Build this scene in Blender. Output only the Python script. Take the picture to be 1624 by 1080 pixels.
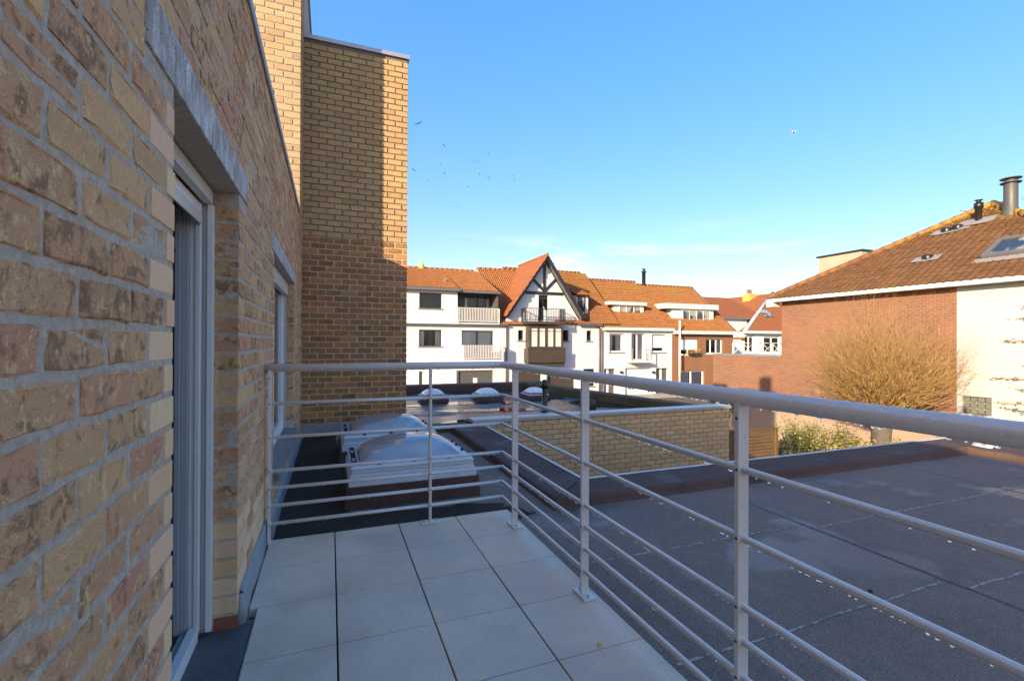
import bpy, bmesh, math, random
from mathutils import Vector, Matrix
for o in list(bpy.data.objects): bpy.data.objects.remove(o)
S = bpy.context.scene
COL = S.collection
rnd = random.Random(7)
R = math.radians

# ------------------------------------------------------------------ camera
HC = 1.225
YAW, PITCH, ROLL = 0.365975, 0.003324, 0.0041778
fw = Vector((math.sin(YAW), math.cos(YAW), 0)); rt = Vector((math.cos(YAW), -math.sin(YAW), 0)); up = Vector((0, 0, 1))
f2 = fw*math.cos(PITCH) + up*math.sin(PITCH); u2 = up*math.cos(PITCH) - fw*math.sin(PITCH)
r3 = rt*math.cos(ROLL) + u2*math.sin(ROLL); u3 = u2*math.cos(ROLL) - rt*math.sin(ROLL)
cd = bpy.data.cameras.new('camera'); cam = bpy.data.objects.new('camera', cd); COL.objects.link(cam)
cam.matrix_world = Matrix(((r3.x, u3.x, -f2.x, 0), (r3.y, u3.y, -f2.y, 0), (r3.z, u3.z, -f2.z, HC), (0, 0, 0, 1)))
cd.sensor_width = 36; cd.sensor_fit = 'HORIZONTAL'; cd.lens = 751.8/1624*36; cd.clip_start = .02; cd.clip_end = 3000
S.camera = cam
FPX = 751.8
def proj(p):
    v = Vector(p) - Vector((0, 0, HC)); d = v.dot(f2)
    if d < .05: return None
    return (812 + FPX*v.dot(r3)/d, 540 - FPX*v.dot(u3)/d, d)
def at(px, py, Y):
    """survey helper: where a sight line meets the vertical plane at distance Y"""
    d = r3*((px-812)/FPX) - u3*((py-540)/FPX) + f2
    t = Y/d.y
    return d.x*t, HC + d.z*t

# ------------------------------------------------------------------ world, sun, exposure
SUN_EL = 18.5
sun_to = Vector((.843*math.cos(R(SUN_EL)), .537*math.cos(R(SUN_EL)), -math.sin(R(SUN_EL))))
w = bpy.data.worlds.new('World'); S.world = w; w.use_nodes = True
nt = w.node_tree; nd = nt.nodes; ln = nt.links
bg = nd['Background']
sky = nd.new('ShaderNodeTexSky'); sky.sky_type = 'NISHITA'; sky.sun_disc = False
sky.sun_elevation = R(SUN_EL); sky.sun_rotation = math.atan2(-.843, -.537)
sky.altitude = 0; sky.air_density = 1.0; sky.dust_density = 2.0; sky.ozone_density = 3.1
hs = nd.new('ShaderNodeHueSaturation'); hs.inputs['Saturation'].default_value = 1.94; hs.inputs['Value'].default_value = 1.0; hs.inputs['Hue'].default_value = .514
gm_ = nd.new('ShaderNodeGamma'); gm_.inputs[1].default_value = .5; ln.new(sky.outputs[0], gm_.inputs[0]); ln.new(gm_.outputs[0], hs.inputs['Color'])
wb = nd.new('ShaderNodeMix'); wb.data_type = 'RGBA'; wb.blend_type = 'MULTIPLY'; wb.inputs[0].default_value = 1; wb.inputs[7].default_value = (1.16, .955, .90, 1); ln.new(hs.outputs[0], wb.inputs[6])
tc = nd.new('ShaderNodeTexCoord')
mp = nd.new('ShaderNodeMapping'); mp.inputs['Scale'].default_value = (1.0, 1.0, 6.5); mp.inputs['Location'].default_value = (3.7, 1.3, 1.1)
ln.new(tc.outputs['Generated'], mp.inputs['Vector'])
n1 = nd.new('ShaderNodeTexNoise'); n1.inputs['Scale'].default_value = 2.3; n1.inputs['Detail'].default_value = 9; n1.inputs['Roughness'].default_value = .62; n1.inputs['Distortion'].default_value = .5
ln.new(mp.outputs[0], n1.inputs['Vector'])
cr = nd.new('ShaderNodeMapRange'); cr.interpolation_type = 'SMOOTHSTEP'; cr.inputs[1].default_value = .515; cr.inputs[2].default_value = .73; cr.inputs[3].default_value = 0; cr.inputs[4].default_value = .75
ln.new(n1.outputs[0], cr.inputs[0])
sx = nd.new('ShaderNodeSeparateXYZ'); ln.new(tc.outputs['Generated'], sx.inputs[0])
b2 = nd.new('ShaderNodeMapRange'); b2.interpolation_type = 'SMOOTHSTEP'; b2.inputs[1].default_value = .25; b2.inputs[2].default_value = .15; b2.inputs[3].default_value = 0; b2.inputs[4].default_value = 1
ln.new(sx.outputs[2], b2.inputs[0])
mu = nd.new('ShaderNodeMath'); mu.operation = 'MULTIPLY'; ln.new(cr.outputs[0], mu.inputs[0]); ln.new(b2.outputs[0], mu.inputs[1])
mx = nd.new('ShaderNodeMix'); mx.data_type = 'RGBA'
ln.new(mu.outputs[0], mx.inputs[0]); ln.new(wb.outputs[2], mx.inputs[6]); mx.inputs[7].default_value = (1.9, 1.88, 1.85, 1)
ln.new(mx.outputs[2], bg.inputs[0])
bg.inputs[1].default_value = .15
sl = bpy.data.lights.new('sun', 'SUN'); sl.energy = 2.0; sl.angle = R(.53); sl.color = (1, .82, .58)
so = bpy.data.objects.new('sun', sl); COL.objects.link(so); so.rotation_euler = sun_to.to_track_quat('-Z', 'Y').to_euler(); so.location = (-20, -12, 15)
S.view_settings.view_transform = 'Standard'; S.view_settings.look = 'None'; S.view_settings.gamma = 1; S.view_settings.exposure = 2.34
S.render.engine = 'CYCLES'

# ------------------------------------------------------------------ helpers: materials
def hx(h):
    c = [int(h[i:i+2], 16)/255 for i in (1, 3, 5)]
    return tuple((x/12.92 if x <= .04045 else ((x+.055)/1.055)**2.4) for x in c) + (1,)
class Mat:
    def __init__(s, name, base=(.5, .5, .5, 1), rough=.6, metal=0., spec=.5):
        s.m = bpy.data.materials.new(name); s.m.use_nodes = True; s.t = s.m.node_tree; s.b = s.t.nodes['Principled BSDF']
        s.b.inputs['Base Color'].default_value = base; s.b.inputs['Roughness'].default_value = rough
        s.b.inputs['Metallic'].default_value = metal; s.b.inputs['Specular IOR Level'].default_value = spec
    def node(s, ty, ins=None, **kw):
        n = s.t.nodes.new('ShaderNode'+ty)
        for k, v in kw.items(): setattr(n, k, v)
        for k, v in (ins or {}).items(): s.set(n.inputs[k], v)
        return n
    def set(s, sock, v):
        if isinstance(v, bpy.types.NodeSocket): s.t.links.new(v, sock)
        else: sock.default_value = v
    def pos(s): return s.node('NewGeometry').outputs['Position']
    def noise(s, scale, detail=4, rough=.55, vec=None, dist=0):
        return s.node('TexNoise', {'Vector': vec or s.pos(), 'Scale': scale, 'Detail': detail, 'Roughness': rough, 'Distortion': dist}).outputs[0]
    def rng(s, v, a, b, c=0., d=1.): return s.node('MapRange', {0: v, 1: a, 2: b, 3: c, 4: d}, interpolation_type='SMOOTHSTEP').outputs[0]
    def mix(s, f, a, b, mode='MIX'): return s.node('Mix', {0: f, 6: a, 7: b}, data_type='RGBA', blend_type=mode).outputs[2]
    def math(s, op, a, b=0.): return s.node('Math', {0: a, 1: b}, operation=op).outputs[0]
    def ramp(s, f, stops, const=False):
        n = s.node('ValToRGB', {0: f}); e = n.color_ramp.elements
        if const: n.color_ramp.interpolation = 'CONSTANT'
        while len(e) < len(stops): e.new(.5)
        for el, (p, c) in zip(e, stops): el.position = p; el.color = c
        return n.outputs[0]
    def scale(s, vec, sc): return s.node('Mapping', {'Vector': vec or s.pos(), 'Scale': sc}).outputs[0]
    def bump(s, h, st=.4, dist=.004):
        s.set(s.b.inputs['Normal'], s.node('Bump', {'Height': h, 'Strength': st, 'Distance': dist}).outputs[0])
    def col(s, c): s.set(s.b.inputs['Base Color'], c); return s
    def rgh(s, c): s.set(s.b.inputs['Roughness'], c); return s
MATS = {}
def rand_id(m):
    oi = m.node('ObjectInfo').outputs['Random']; ri = m.node('NewGeometry').outputs['Random Per Island']
    return m.math('FRACT', m.math('ADD', oi, m.math('MULTIPLY', ri, 7.31)))
def brick_mat(name, stops, mott, mott_amt=.6, rough=.85, bump=.5, pits=.5, mscale=28):
    m = Mat(name, rough=rough, spec=.25)
    r = rand_id(m); c = m.ramp(r, stops)
    off = m.node('VectorMath', {0: m.pos(), 1: m.node('CombineXYZ', {0: m.math('MULTIPLY', r, 5.), 1: 0., 2: m.math('MULTIPLY', r, 3.)}).outputs[0]}, operation='ADD').outputs[0]
    nz = m.noise(mscale, 6, .68, off, .4); fine = m.noise(240, 4, .6, off); big = m.noise(3.1, 3)
    lvl = m.math('ADD', .43, m.math('MULTIPLY', r, .16))
    mask = m.rng(nz, lvl, m.math('ADD', lvl, .14), 0, mott_amt)
    c = m.mix(mask, c, mott[0])
    mask2 = m.rng(m.noise(mscale*1.7, 6, .72, off), .53, .66, 0, mott_amt)
    c = m.mix(mask2, c, mott[1])
    c = m.mix(.5, c, m.ramp(fine, [(.25, (.35, .33, .30, 1)), (.75, (.75, .74, .72, 1))]), 'OVERLAY')
    c = m.mix(m.rng(big, .45, .75, 0, .28), c, (.08, .07, .055, 1), 'MULTIPLY') if False else c
    m.col(c)
    vo = m.node('TexVoronoi', {'Vector': off, 'Scale': 95.}, feature='F1').outputs['Distance']
    pit = m.rng(vo, .0, .28, 0, 1)
    h = m.math('ADD', m.math('MULTIPLY', nz, .9), m.math('ADD', m.math('MULTIPLY', fine, .45), m.math('MULTIPLY', pit, pits*.4)))
    m.bump(h, bump, .009)
    MATS[name] = m.m; return m
def simple(name, base, rough=.6, metal=0., nscale=None, namt=.15, bump=0., spec=.5, bscale=None):
    m = Mat(name, base, rough, metal, spec)
    if nscale:
        n = m.noise(nscale, 6, .6); n2 = m.noise(nscale*.13, 4, .6)
        f = m.math('ADD', m.math('MULTIPLY', n, .5), m.math('MULTIPLY', n2, .5))
        a = tuple(x*(1-namt) for x in base[:3])+(1,); b = tuple(min(1, x*(1+namt)) for x in base[:3])+(1,)
        m.col(m.ramp(f, [(.32, a), (.68, b)]))
        if bump: m.bump(m.noise(bscale or nscale*3, 5, .6), bump, .004)
    MATS[name] = m.m; return m
G = lambda v: (v, v, v*.98, 1)

brick_mat('brick_weathered', [(0, (0.558, 0.292, 0.146, 1)), (.25, (0.685, 0.364, 0.173, 1)), (.5, (0.609, 0.315, 0.162, 1)), (.62, (0.634, 0.286, 0.162, 1)), (.72, (0.674, 0.364, 0.177, 1)), (.88, (0.787, 0.441, 0.206, 1)), (1, (0.533, 0.275, 0.146, 1))],
          [(0.260, 0.137, 0.073, 1), (0.840, 0.552, 0.249, 1)], .85, bump=1.0, mscale=22)
brick_mat('brick_smooth', [(0, (0.781, 0.467, 0.242, 1)), (.4, (0.850, 0.548, 0.304, 1)), (.75, (0.806, 0.467, 0.277, 1)), (1, (0.756, 0.426, 0.214, 1))], [(0.655, 0.375, 0.197, 1), (0.850, 0.548, 0.322, 1)], .25, bump=.2, pits=.2)
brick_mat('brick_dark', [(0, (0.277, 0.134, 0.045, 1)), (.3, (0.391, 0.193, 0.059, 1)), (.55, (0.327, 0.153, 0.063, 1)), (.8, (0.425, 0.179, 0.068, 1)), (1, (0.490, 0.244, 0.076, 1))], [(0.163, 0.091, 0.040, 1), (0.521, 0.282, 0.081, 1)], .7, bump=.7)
brick_mat('brick_tan', [(0, (0.448, 0.284, 0.123, 1)), (.35, (0.547, 0.353, 0.158, 1)), (.6, (0.472, 0.308, 0.147, 1)), (.85, (0.523, 0.296, 0.147, 1)), (1, (0.409, 0.250, 0.109, 1))], [(0.311, 0.193, 0.084, 1), (0.622, 0.420, 0.198, 1)], .35, bump=.5)
brick_mat('brick_pale', [(0, (0.407, 0.297, 0.156, 1)), (.35, (0.469, 0.352, 0.195, 1)), (.8, (0.438, 0.320, 0.180, 1)), (.93, (0.391, 0.235, 0.141, 1)), (1, (0.454, 0.336, 0.195, 1))], [(0.360, 0.259, 0.133, 1), (0.500, 0.391, 0.235, 1)], .3, bump=.45)
brick_mat('brick_yellow', [(0, (0.558, 0.365, 0.168, 1)), (.4, (0.641, 0.422, 0.211, 1)), (.7, (0.594, 0.394, 0.202, 1)), (1, (0.689, 0.461, 0.244, 1))], [(0.427, 0.278, 0.126, 1), (0.736, 0.509, 0.286, 1)], .35, bump=.5)
def mortar_mat(name, a, b, speck, bump=.9):
    m = Mat(name, rough=.95, spec=.15)
    n = m.noise(55, 7, .7); f = m.noise(420, 3, .6); big = m.noise(4, 3)
    c = m.mix(m.rng(n, .35, .68), a, b)
    c = m.mix(m.rng(f, .60, .72, 0, .55), c, speck)
    c = m.mix(m.rng(big, .45, .7, 0, .35), c, a)
    m.col(c); m.bump(m.math('ADD', m.math('MULTIPLY', n, 1.3), m.math('MULTIPLY', f, .5)), bump, .006)
    MATS[name] = m.m
mortar_mat('mortar_grey', (0.490, 0.385, 0.284, 1), (0.696, 0.550, 0.416, 1), (0.850, 0.781, 0.624, 1))
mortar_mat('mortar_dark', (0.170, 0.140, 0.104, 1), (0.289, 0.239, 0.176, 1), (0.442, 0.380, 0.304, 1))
mortar_mat('mortar_yellow', (0.286, 0.234, 0.130, 1), (0.416, 0.351, 0.208, 1), (0.546, 0.468, 0.312, 1), .5)
mortar_mat('mortar_pale', (.36, .30, .22, 1), (.46, .39, .29, 1), (.58, .5, .4, 1), .5)
# concrete lintel
m = Mat('concrete_lintel', rough=.9, spec=.2)
st = m.noise(26, 6, .7, m.scale(None, (1, 1, .35))); pt = m.node('TexVoronoi', {'Vector': m.pos(), 'Scale': 140.}).outputs['Distance']; hole = m.rng(m.math('ADD', pt, m.math('MULTIPLY', m.noise(60), .5)), .38, .5)
c = m.mix(m.rng(st, .35, .7), (.34, .30, .26, 1), (.74, .68, .62, 1)); c = m.mix(hole, (.09, .08, .07, 1), c)
m.col(c); m.bump(m.math('ADD', hole, m.noise(200, 3)), .7, .004); MATS['concrete_lintel'] = m.m
# floor tile concrete
m = Mat('tile_concrete', rough=.55, spec=.35)
r = m.node('ObjectInfo').outputs['Random']; sp = m.noise(210, 3, .7); bl = m.noise(2.6, 5, .6); sc2 = m.noise(900, 2, .6)
c = m.ramp(m.math('ADD', m.math('MULTIPLY', bl, .75), m.math('MULTIPLY', r, .22)), [(.25, (.73, .54, .39, 1)), (.75, (.85, .66, .485, 1))])
c = m.mix(m.rng(sp, .57, .66, 0, .8), c, (.17, .145, .12, 1)); c = m.mix(m.rng(sc2, .62, .72, 0, .4), c, (.58, .56, .54, 1))
wet = m.rng(m.noise(1.9, 4, .6), .42, .62)
c = m.mix(m.math('MULTIPLY', wet, .22), c, (.2, .19, .18, 1))
m.col(c); m.rgh(m.rng(wet, 0, 1, .62, .33)); m.bump(sp, .18, .002); MATS['tile_concrete'] = m.m
# bitumen roofing, damp
def bitumen(name, a, b, wetlo, wetscale, wet_c=(.50, .66), dry=.8, gran=.6, spk=2.4):
    m = Mat(name, spec=.3)
    g = m.noise(170, 3, .75); n = m.noise(1.7, 6, .6); st = m.noise(14, 5, .65); g2 = m.noise(420, 2, .6)
    c = m.ramp(m.math('ADD', m.math('MULTIPLY', n, .6), m.math('MULTIPLY', st, .4)), [(.35, a), (.65, b)])
    c = m.mix(m.rng(g, .50, .66, 0, .7), c, tuple(min(1, x*spk+.02) for x in b[:3])+(1,))
    c = m.mix(m.rng(g2, .56, .68, 0, .6), c, tuple(x*.3 for x in a[:3])+(1,))
    wet = m.rng(m.noise(wetscale, 5, .6), *wet_c)
    c = m.mix(m.math('MULTIPLY', wet, .55), c, tuple(x*.45 for x in a[:3])+(1,))
    m.col(c); m.rgh(m.math('ADD', m.rng(wet, 0, 1, dry, wetlo), m.math('MULTIPLY', g, .1)))
    m.bump(m.math('ADD', m.math('MULTIPLY', g, m.rng(wet, 0, 1, 1, .5)), m.math('MULTIPLY', st, 1.0)), gran, .005)
    MATS[name] = m.m
bitumen('bitumen', (.150, .103, .078, 1), (.225, .160, .122, 1), .19, .75, (.50, .64))
bitumen('bitumen_brown', (0.066, 0.040, 0.030, 1), (0.116, 0.068, 0.050, 1), .5, 2., spk=1.8)
bitumen('bitumen_grey', (.055, .054, .056, 1), (.085, .083, .087, 1), .12, .55, (.34, .52), dry=.5, gran=.25)
bitumen('moss_roof', (.040, .036, .020, 1), (.090, .076, .034, 1), .5, 2.)
bitumen('roof_dirt', (.026, .018, .012, 1), (.055, .037, .025, 1), .35, 6., (.62, .75), dry=.9, spk=1.6)
m = Mat('seam', rough=.7); m.col(m.mix(m.rng(m.noise(30, 5), .40, .60), (.17, .13, .105, 1), (.40, .34, .29, 1))); MATS['seam'] = m.m
simple('seam_dark', (.028, .024, .024, 1), .5)
m = Mat('water', (.022, .022, .025, 1), .035, spec=.5); m.bump(m.noise(9, 3), .05, .01); MATS['water'] = m.m
m = Mat('drop', (1, 1, 1, 1), .0); m.b.inputs['Transmission Weight'].default_value = 1; m.b.inputs['IOR'].default_value = 1.33; MATS['drop'] = m.m
m = Mat('rail_paint', (.43, .44, .455, 1), .34, .12); n = m.noise(60, 4); m.rgh(m.rng(n, .3, .7, .26, .42)); m.col(m.mix(m.rng(m.noise(5, 4), .4, .7, 0, .3), (.72, .67, .61, 1), (.58, .54, .49, 1))); MATS['rail_paint'] = m.m
simple('screw_black', (.015, .015, .015, 1), .4)
simple('zinc', (.31, .30, .295, 1), .5, .2, 18, .22, .15)
simple('coping_metal', (.46, .44, .42, 1), .35, .5, 12, .1)
simple('trim_white', (0.561, 0.552, 0.527, 1), .4, 0, 20, .08)
simple('pvc_white', (.82, .77, .70, 1), .35, 0, 14, .05)
simple('pvc_beige', (.60, .54, .46, 1), .4, 0, 14, .06)
simple('pvc_grey', (.42, .41, .40, 1), .4, 0, 14, .08)
simple('seal_dark', (.03, .032, .036, 1), .5)
simple('bluestone', (.085, .09, .095, 1), .5, 0, 40, .35, .2)
simple('sill_stone', (.17, .17, .165, 1), .6, 0, 25, .25, .2)
simple('interior', (.35, .34, .32, 1), .8)
simple('dark_room', (.05, .05, .055, 1), .9)
simple('curtain', (.86, .84, .78, 1), .9, 0, 6, .1)
simple('shutter_white', (.74, .74, .72, 1), .5)
simple('plaster_white', (0.564, 0.573, 0.583, 1), .85, 0, 5, .07, .15, bscale=60)
simple('plaster_cream', (0.440, 0.440, 0.422, 1), .85, 0, 1.4, .05, .15, bscale=60)
simple('grey_boards', (.085, .08, .078, 1), .55, 0, 12, .15)
simple('brown_boards', (0.055, 0.040, 0.031, 1), .5, 0, 12, .18)
simple('iron_black', (.025, .025, .027, 1), .4, .3)
simple('gutter_grey', (.14, .14, .145, 1), .5, .2, 10, .15)
simple('copper_pipe', (.16, .085, .06, 1), .5, .2, 14, .25)
simple('wood_pale', (.40, .30, .21, 1), .7, 0, 10, .15)
simple('fence_wood', (0.130, 0.075, 0.028, 1), .75, 0, 14, .35, .3)
simple('chimney_yellow', (.55, .36, .08, 1), .85, 0, 10, .25)
simple('pipe_black', (.012, .013, .014, 1), .32)
simple('steel_flue', (.075, .075, .07, 1), .5, .1, 10, .15)
simple('lead_flashing', (.27, .25, .23, 1), .6, .2, 20, .2)
simple('frame_dark', (.020, .020, .021, 1), .45)
simple('sky_curb', (.62, .63, .63, 1), .5, 0, 22, .14)
simple('soil', (.10, .075, .05, 1), .95, 0, 3, .4, .6)
simple('bark_gold', (.33, .20, .065, 1), .7, 0, 30, .3)
simple('bark_grey', (.10, .08, .06, 1), .9, 0, 30, .4, .5)
simple('bird_black', (.02, .02, .022, 1), .7)
simple('bird_white', (.75, .75, .74, 1), .7)
simple('leaf_yellow', (.58, .40, .06, 1), .6)
m = Mat('glass_pane'); tr = m.node('BsdfTransparent', {0: (.85, .88, .90, 1)}); gl = m.node('BsdfGlossy', {0: (1, 1, 1, 1), 1: .03}); fr = m.node('Fresnel', {0: 1.55})
ms = m.node('MixShader', {0: fr.outputs[0], 1: tr.outputs[0], 2: gl.outputs[0]}); m.t.links.new(ms.outputs[0], m.t.nodes['Material Output'].inputs[0]); MATS['glass_pane'] = m.m
m = Mat('dome_acrylic', (.72, .73, .74, 1), .12); dz = m.noise(85, 5, .7); dirt = m.rng(m.math('MULTIPLY', dz, m.rng(m.noise(2.1, 3), .45, .65)), .42, .52, 0, .55)
m.col(m.mix(dirt, (.80, .80, .80, 1), (.30, .30, .29, 1)))
tr = m.node('BsdfTransparent', {0: (.97, .98, .98, 1)}); gl = m.node('BsdfGlossy', {0: (1, 1, 1, 1), 1: .04}); fr = m.node('Fresnel', {0: 1.6})
m1 = m.node('MixShader', {0: m.math('ADD', .22, m.math('MULTIPLY', dirt, .5)), 1: tr.outputs[0], 2: m.b.outputs[0]}); m2 = m.node('MixShader', {0: fr.outputs[0], 1: m1.outputs[0], 2: gl.outputs[0]})
m.t.links.new(m2.outputs[0], m.t.nodes['Material Output'].inputs[0]); MATS['dome_acrylic'] = m.m
simple('dome_white', (.80, .79, .77, 1), .18, 0, 20, .06)
m = Mat('glass_block', (.16, .165, .13, 1), .12); m.bump(m.noise(9, 2), .5, .02); MATS['glass_block'] = m.m
def foliage(name, cs, trans=.25):
    m = Mat(name, rough=.55, spec=.3); ri = m.node('NewGeometry').outputs['Random Per Island']
    m.col(m.ramp(ri, cs)); MATS[name] = m.m
foliage('leaf_green', [(0, (.09, .11, .025, 1)), (.4, (.16, .18, .04, 1)), (.75, (.27, .26, .06, 1)), (1, (.36, .26, .07, 1))])
foliage('leaf_dark', [(0, (.012, .022, .008, 1)), (.6, (.03, .045, .012, 1)), (1, (.06, .06, .015, 1))])
foliage('needle', [(0, (.08, .09, .03, 1)), (.5, (.17, .15, .05, 1)), (1, (.34, .24, .08, 1))])
foliage('flower', [(0, (.10, .10, .02, 1)), (.5, (.30, .16, .03, 1)), (1, (.40, .20, .03, 1))])
def roof_mat(name, a, b, lichen=None, lich=(.6, .7), zlich=None):
    m = Mat(name, rough=.75, spec=.3)
    ri = m.node('NewGeometry').outputs['Random Per Island']
    n = m.noise(1.1, 6, .65); f = m.noise(9, 5, .6)
    c = m.mix(m.math('ADD', m.math('MULTIPLY', ri, .55), m.math('MULTIPLY', n, .45)), a, b)
    c = m.mix(m.rng(f, .5, .72, 0, .45), c, tuple(x*.45 for x in a[:3])+(1,))
    if lichen:
        k = m.rng(m.math('ADD', m.math('MULTIPLY', m.noise(.55, 3), .5), m.math('MULTIPLY', m.noise(7, 6, .7), .5)), lich[0], lich[1], 0, .85)
        if zlich:
            z = m.node('SeparateXYZ', {0: m.pos()}).outputs[2]; k = m.math('MULTIPLY', k, m.rng(z, zlich[0], zlich[1], .12, 1.))
        c = m.mix(k, c, lichen)
    m.col(c); m.bump(f, .25, .01); MATS[name] = m.m
roof_mat('pantile_orange', (0.242, 0.089, 0.029, 1), (0.339, 0.149, 0.053, 1), (0.254, 0.167, 0.025, 1), (.56, .68))
roof_mat('pantile_mossy', (0.187, 0.077, 0.025, 1), (0.278, 0.117, 0.041, 1), (0.205, 0.130, 0.017, 1), (.47, .60), (4.4, 7.2))
roof_mat('tile_flat_orange', (0.266, 0.089, 0.031, 1), (0.302, 0.111, 0.041, 1))
roof_mat('tile_brown', (0.098, 0.046, 0.017, 1), (0.167, 0.082, 0.031, 1), (0.278, 0.196, 0.013, 1), (.53, .64), (4.9, 6.2))
def small_brick(name, a, b, mort, eff=0):
    m = Mat(name, rough=.9, spec=.2)
    p = m.node('SeparateXYZ', {0: m.pos()}); u = m.math('ADD', p.outputs[0], p.outputs[1])
    v = m.node('CombineXYZ', {0: u, 1: p.outputs[2], 2: 0.}).outputs[0]
    bt = m.node('TexBrick', {'Vector': v, 'Color1': a, 'Color2': b, 'Mortar': mort, 'Scale': 1., 'Mortar Size': .009, 'Mortar Smooth': .3, 'Bias': 0., 'Brick Width': .21, 'Row Height': .072})
    c = bt.outputs[0]
    c = m.mix(m.rng(m.noise(.8, 5), .4, .7, 0, .35), c, tuple(min(1, x*1.35) for x in b[:3])+(1,))
    if eff:
        z = p.outputs[2]
        c = m.mix(m.math('MULTIPLY', m.rng(m.math('ADD', z, m.math('MULTIPLY', m.noise(.9, 6, .7), 2.6)), .6, -.9), eff), c, (.46, .35, .27, 1))
    m.col(c); m.bump(bt.outputs['Fac'], -.3, .006); MATS[name] = m.m
small_brick('brick_red_far', (0.174, 0.067, 0.036, 1), (0.221, 0.098, 0.052, 1), (0.231, 0.183, 0.143, 1), .6)
small_brick('brick_red_house', (0.199, 0.075, 0.033, 1), (0.234, 0.099, 0.046, 1), (0.246, 0.192, 0.135, 1))

# ------------------------------------------------------------------ helpers: meshes and objects
class MB:
    def __init__(s): s.v = []; s.f = []; s.mi = []; s.smooth = []
    def add(s, vs, fs, mi=0, smooth=False):
        o = len(s.v); s.v += [tuple(v) for v in vs]; s.f += [tuple(i+o for i in f) for f in fs]; s.mi += [mi]*len(fs); s.smooth += [smooth]*len(fs); return s
    def box(s, a, b, mi=0):
        x0, y0, z0 = (min(a[i], b[i]) for i in range(3)); x1, y1, z1 = (max(a[i], b[i]) for i in range(3))
        return s.add([(x0, y0, z0), (x1, y0, z0), (x1, y1, z0), (x0, y1, z0), (x0, y0, z1), (x1, y0, z1), (x1, y1, z1), (x0, y1, z1)],
                     [(0, 3, 2, 1), (4, 5, 6, 7), (0, 1, 5, 4), (1, 2, 6, 5), (2, 3, 7, 6), (3, 0, 4, 7)], mi)
    def prism(s, poly, axis, a, b, mi=0):
        n = len(poly); P = lambda p, t: (t, p[0], p[1]) if axis == 0 else ((p[0], t, p[1]) if axis == 1 else (p[0], p[1], t))
        return s.add([P(p, a) for p in poly]+[P(p, b) for p in poly], [tuple(range(n))[::-1], tuple(range(n, 2*n))]+[(i, (i+1) % n, n+(i+1) % n, n+i) for i in range(n)], mi)
    def tube(s, path, rad, n=12, mi=0, smooth=True, caps=True):
        path = [Vector(p) for p in path]; rs = rad if isinstance(rad, (list, tuple)) else [rad]*len(path); vs = []; fs = []
        ref = None
        for i, p in enumerate(path):
            t = (path[min(i+1, len(path)-1)]-path[max(i-1, 0)]).normalized()
            if ref is None:
                ref = t.orthogonal().normalized()
            a = (ref - t*ref.dot(t)); a = a.normalized() if a.length > 1e-6 else t.orthogonal().normalized(); ref = a; b = t.cross(a)
            for k in range(n): vs.append(p+(a*math.cos(2*math.pi*k/n)+b*math.sin(2*math.pi*k/n))*rs[i])
        for i in range(len(path)-1):
            for k in range(n): fs.append((i*n+k, i*n+(k+1) % n, (i+1)*n+(k+1) % n, (i+1)*n+k))
        s.add(vs, fs, mi, smooth)
        if caps: o = len(s.v)-len(vs); s.f += [tuple(o+k for k in range(n))[::-1], tuple(o+(len(path)-1)*n+k for k in range(n))]; s.mi += [mi]*2; s.smooth += [False]*2
        return s
    def lathe(s, prof, c, n=24, mi=0, smooth=True):
        vs = [(c[0]+r*math.cos(2*math.pi*k/n), c[1]+r*math.sin(2*math.pi*k/n), c[2]+z) for r, z in prof for k in range(n)]
        fs = [(i*n+k, i*n+(k+1) % n, (i+1)*n+(k+1) % n, (i+1)*n+k) for i in range(len(prof)-1) for k in range(n)]
        return s.add(vs, fs, mi, smooth)
    def quad(s, a, b, c, d, mi=0): return s.add([a, b, c, d], [(0, 1, 2, 3)], mi)
    def mesh(s, name, mats):
        me = bpy.data.meshes.new(name); me.from_pydata(s.v, [], s.f)
        for mm in ([mats] if isinstance(mats, str) else mats): me.materials.append(MATS[mm])
        me.polygons.foreach_set('material_index', s.mi); me.polygons.foreach_set('use_smooth', s.smooth); me.update(); return me
    def build(s, name, mats, parent=None, bevel=0):
        me = s.mesh(name, mats)
        if bevel:
            bm = bmesh.new(); bm.from_mesh(me); bmesh.ops.bevel(bm, geom=[e for e in bm.edges if e.is_manifold and e.calc_face_angle(0) > .5], offset=bevel, segments=2, profile=.6, affect='EDGES', clamp_overlap=True); bm.to_mesh(me); bm.free()
        o = bpy.data.objects.new(name, me); COL.objects.link(o)
        if parent: link(o, parent)
        return o
def link(o, p):
    o.parent = p; o.matrix_parent_inverse = Matrix.Translation(p.location).inverted() if p.parent is None else Matrix.Translation(p.matrix_world.translation).inverted()
    return o
LOC = {}
def thing(name, label, cat, loc=(0, 0, 0), group=None):
    o = bpy.data.objects.new(name, None); COL.objects.link(o); o.location = loc; o.empty_display_size = .2; tag(o, label, cat, group); return o
def tag(o, label, cat, group=None, kind=None):
    o['label'] = label; o['category'] = cat
    if group: o['group'] = group
    if kind: o['kind'] = kind
    return o
def struct(o): o['kind'] = 'structure'; return o
def stuff(o): o['kind'] = 'stuff'; return o
def box(name, a, b, mat, parent=None, bevel=0): return MB().box(a, b).build(name, mat, parent, bevel)

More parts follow.
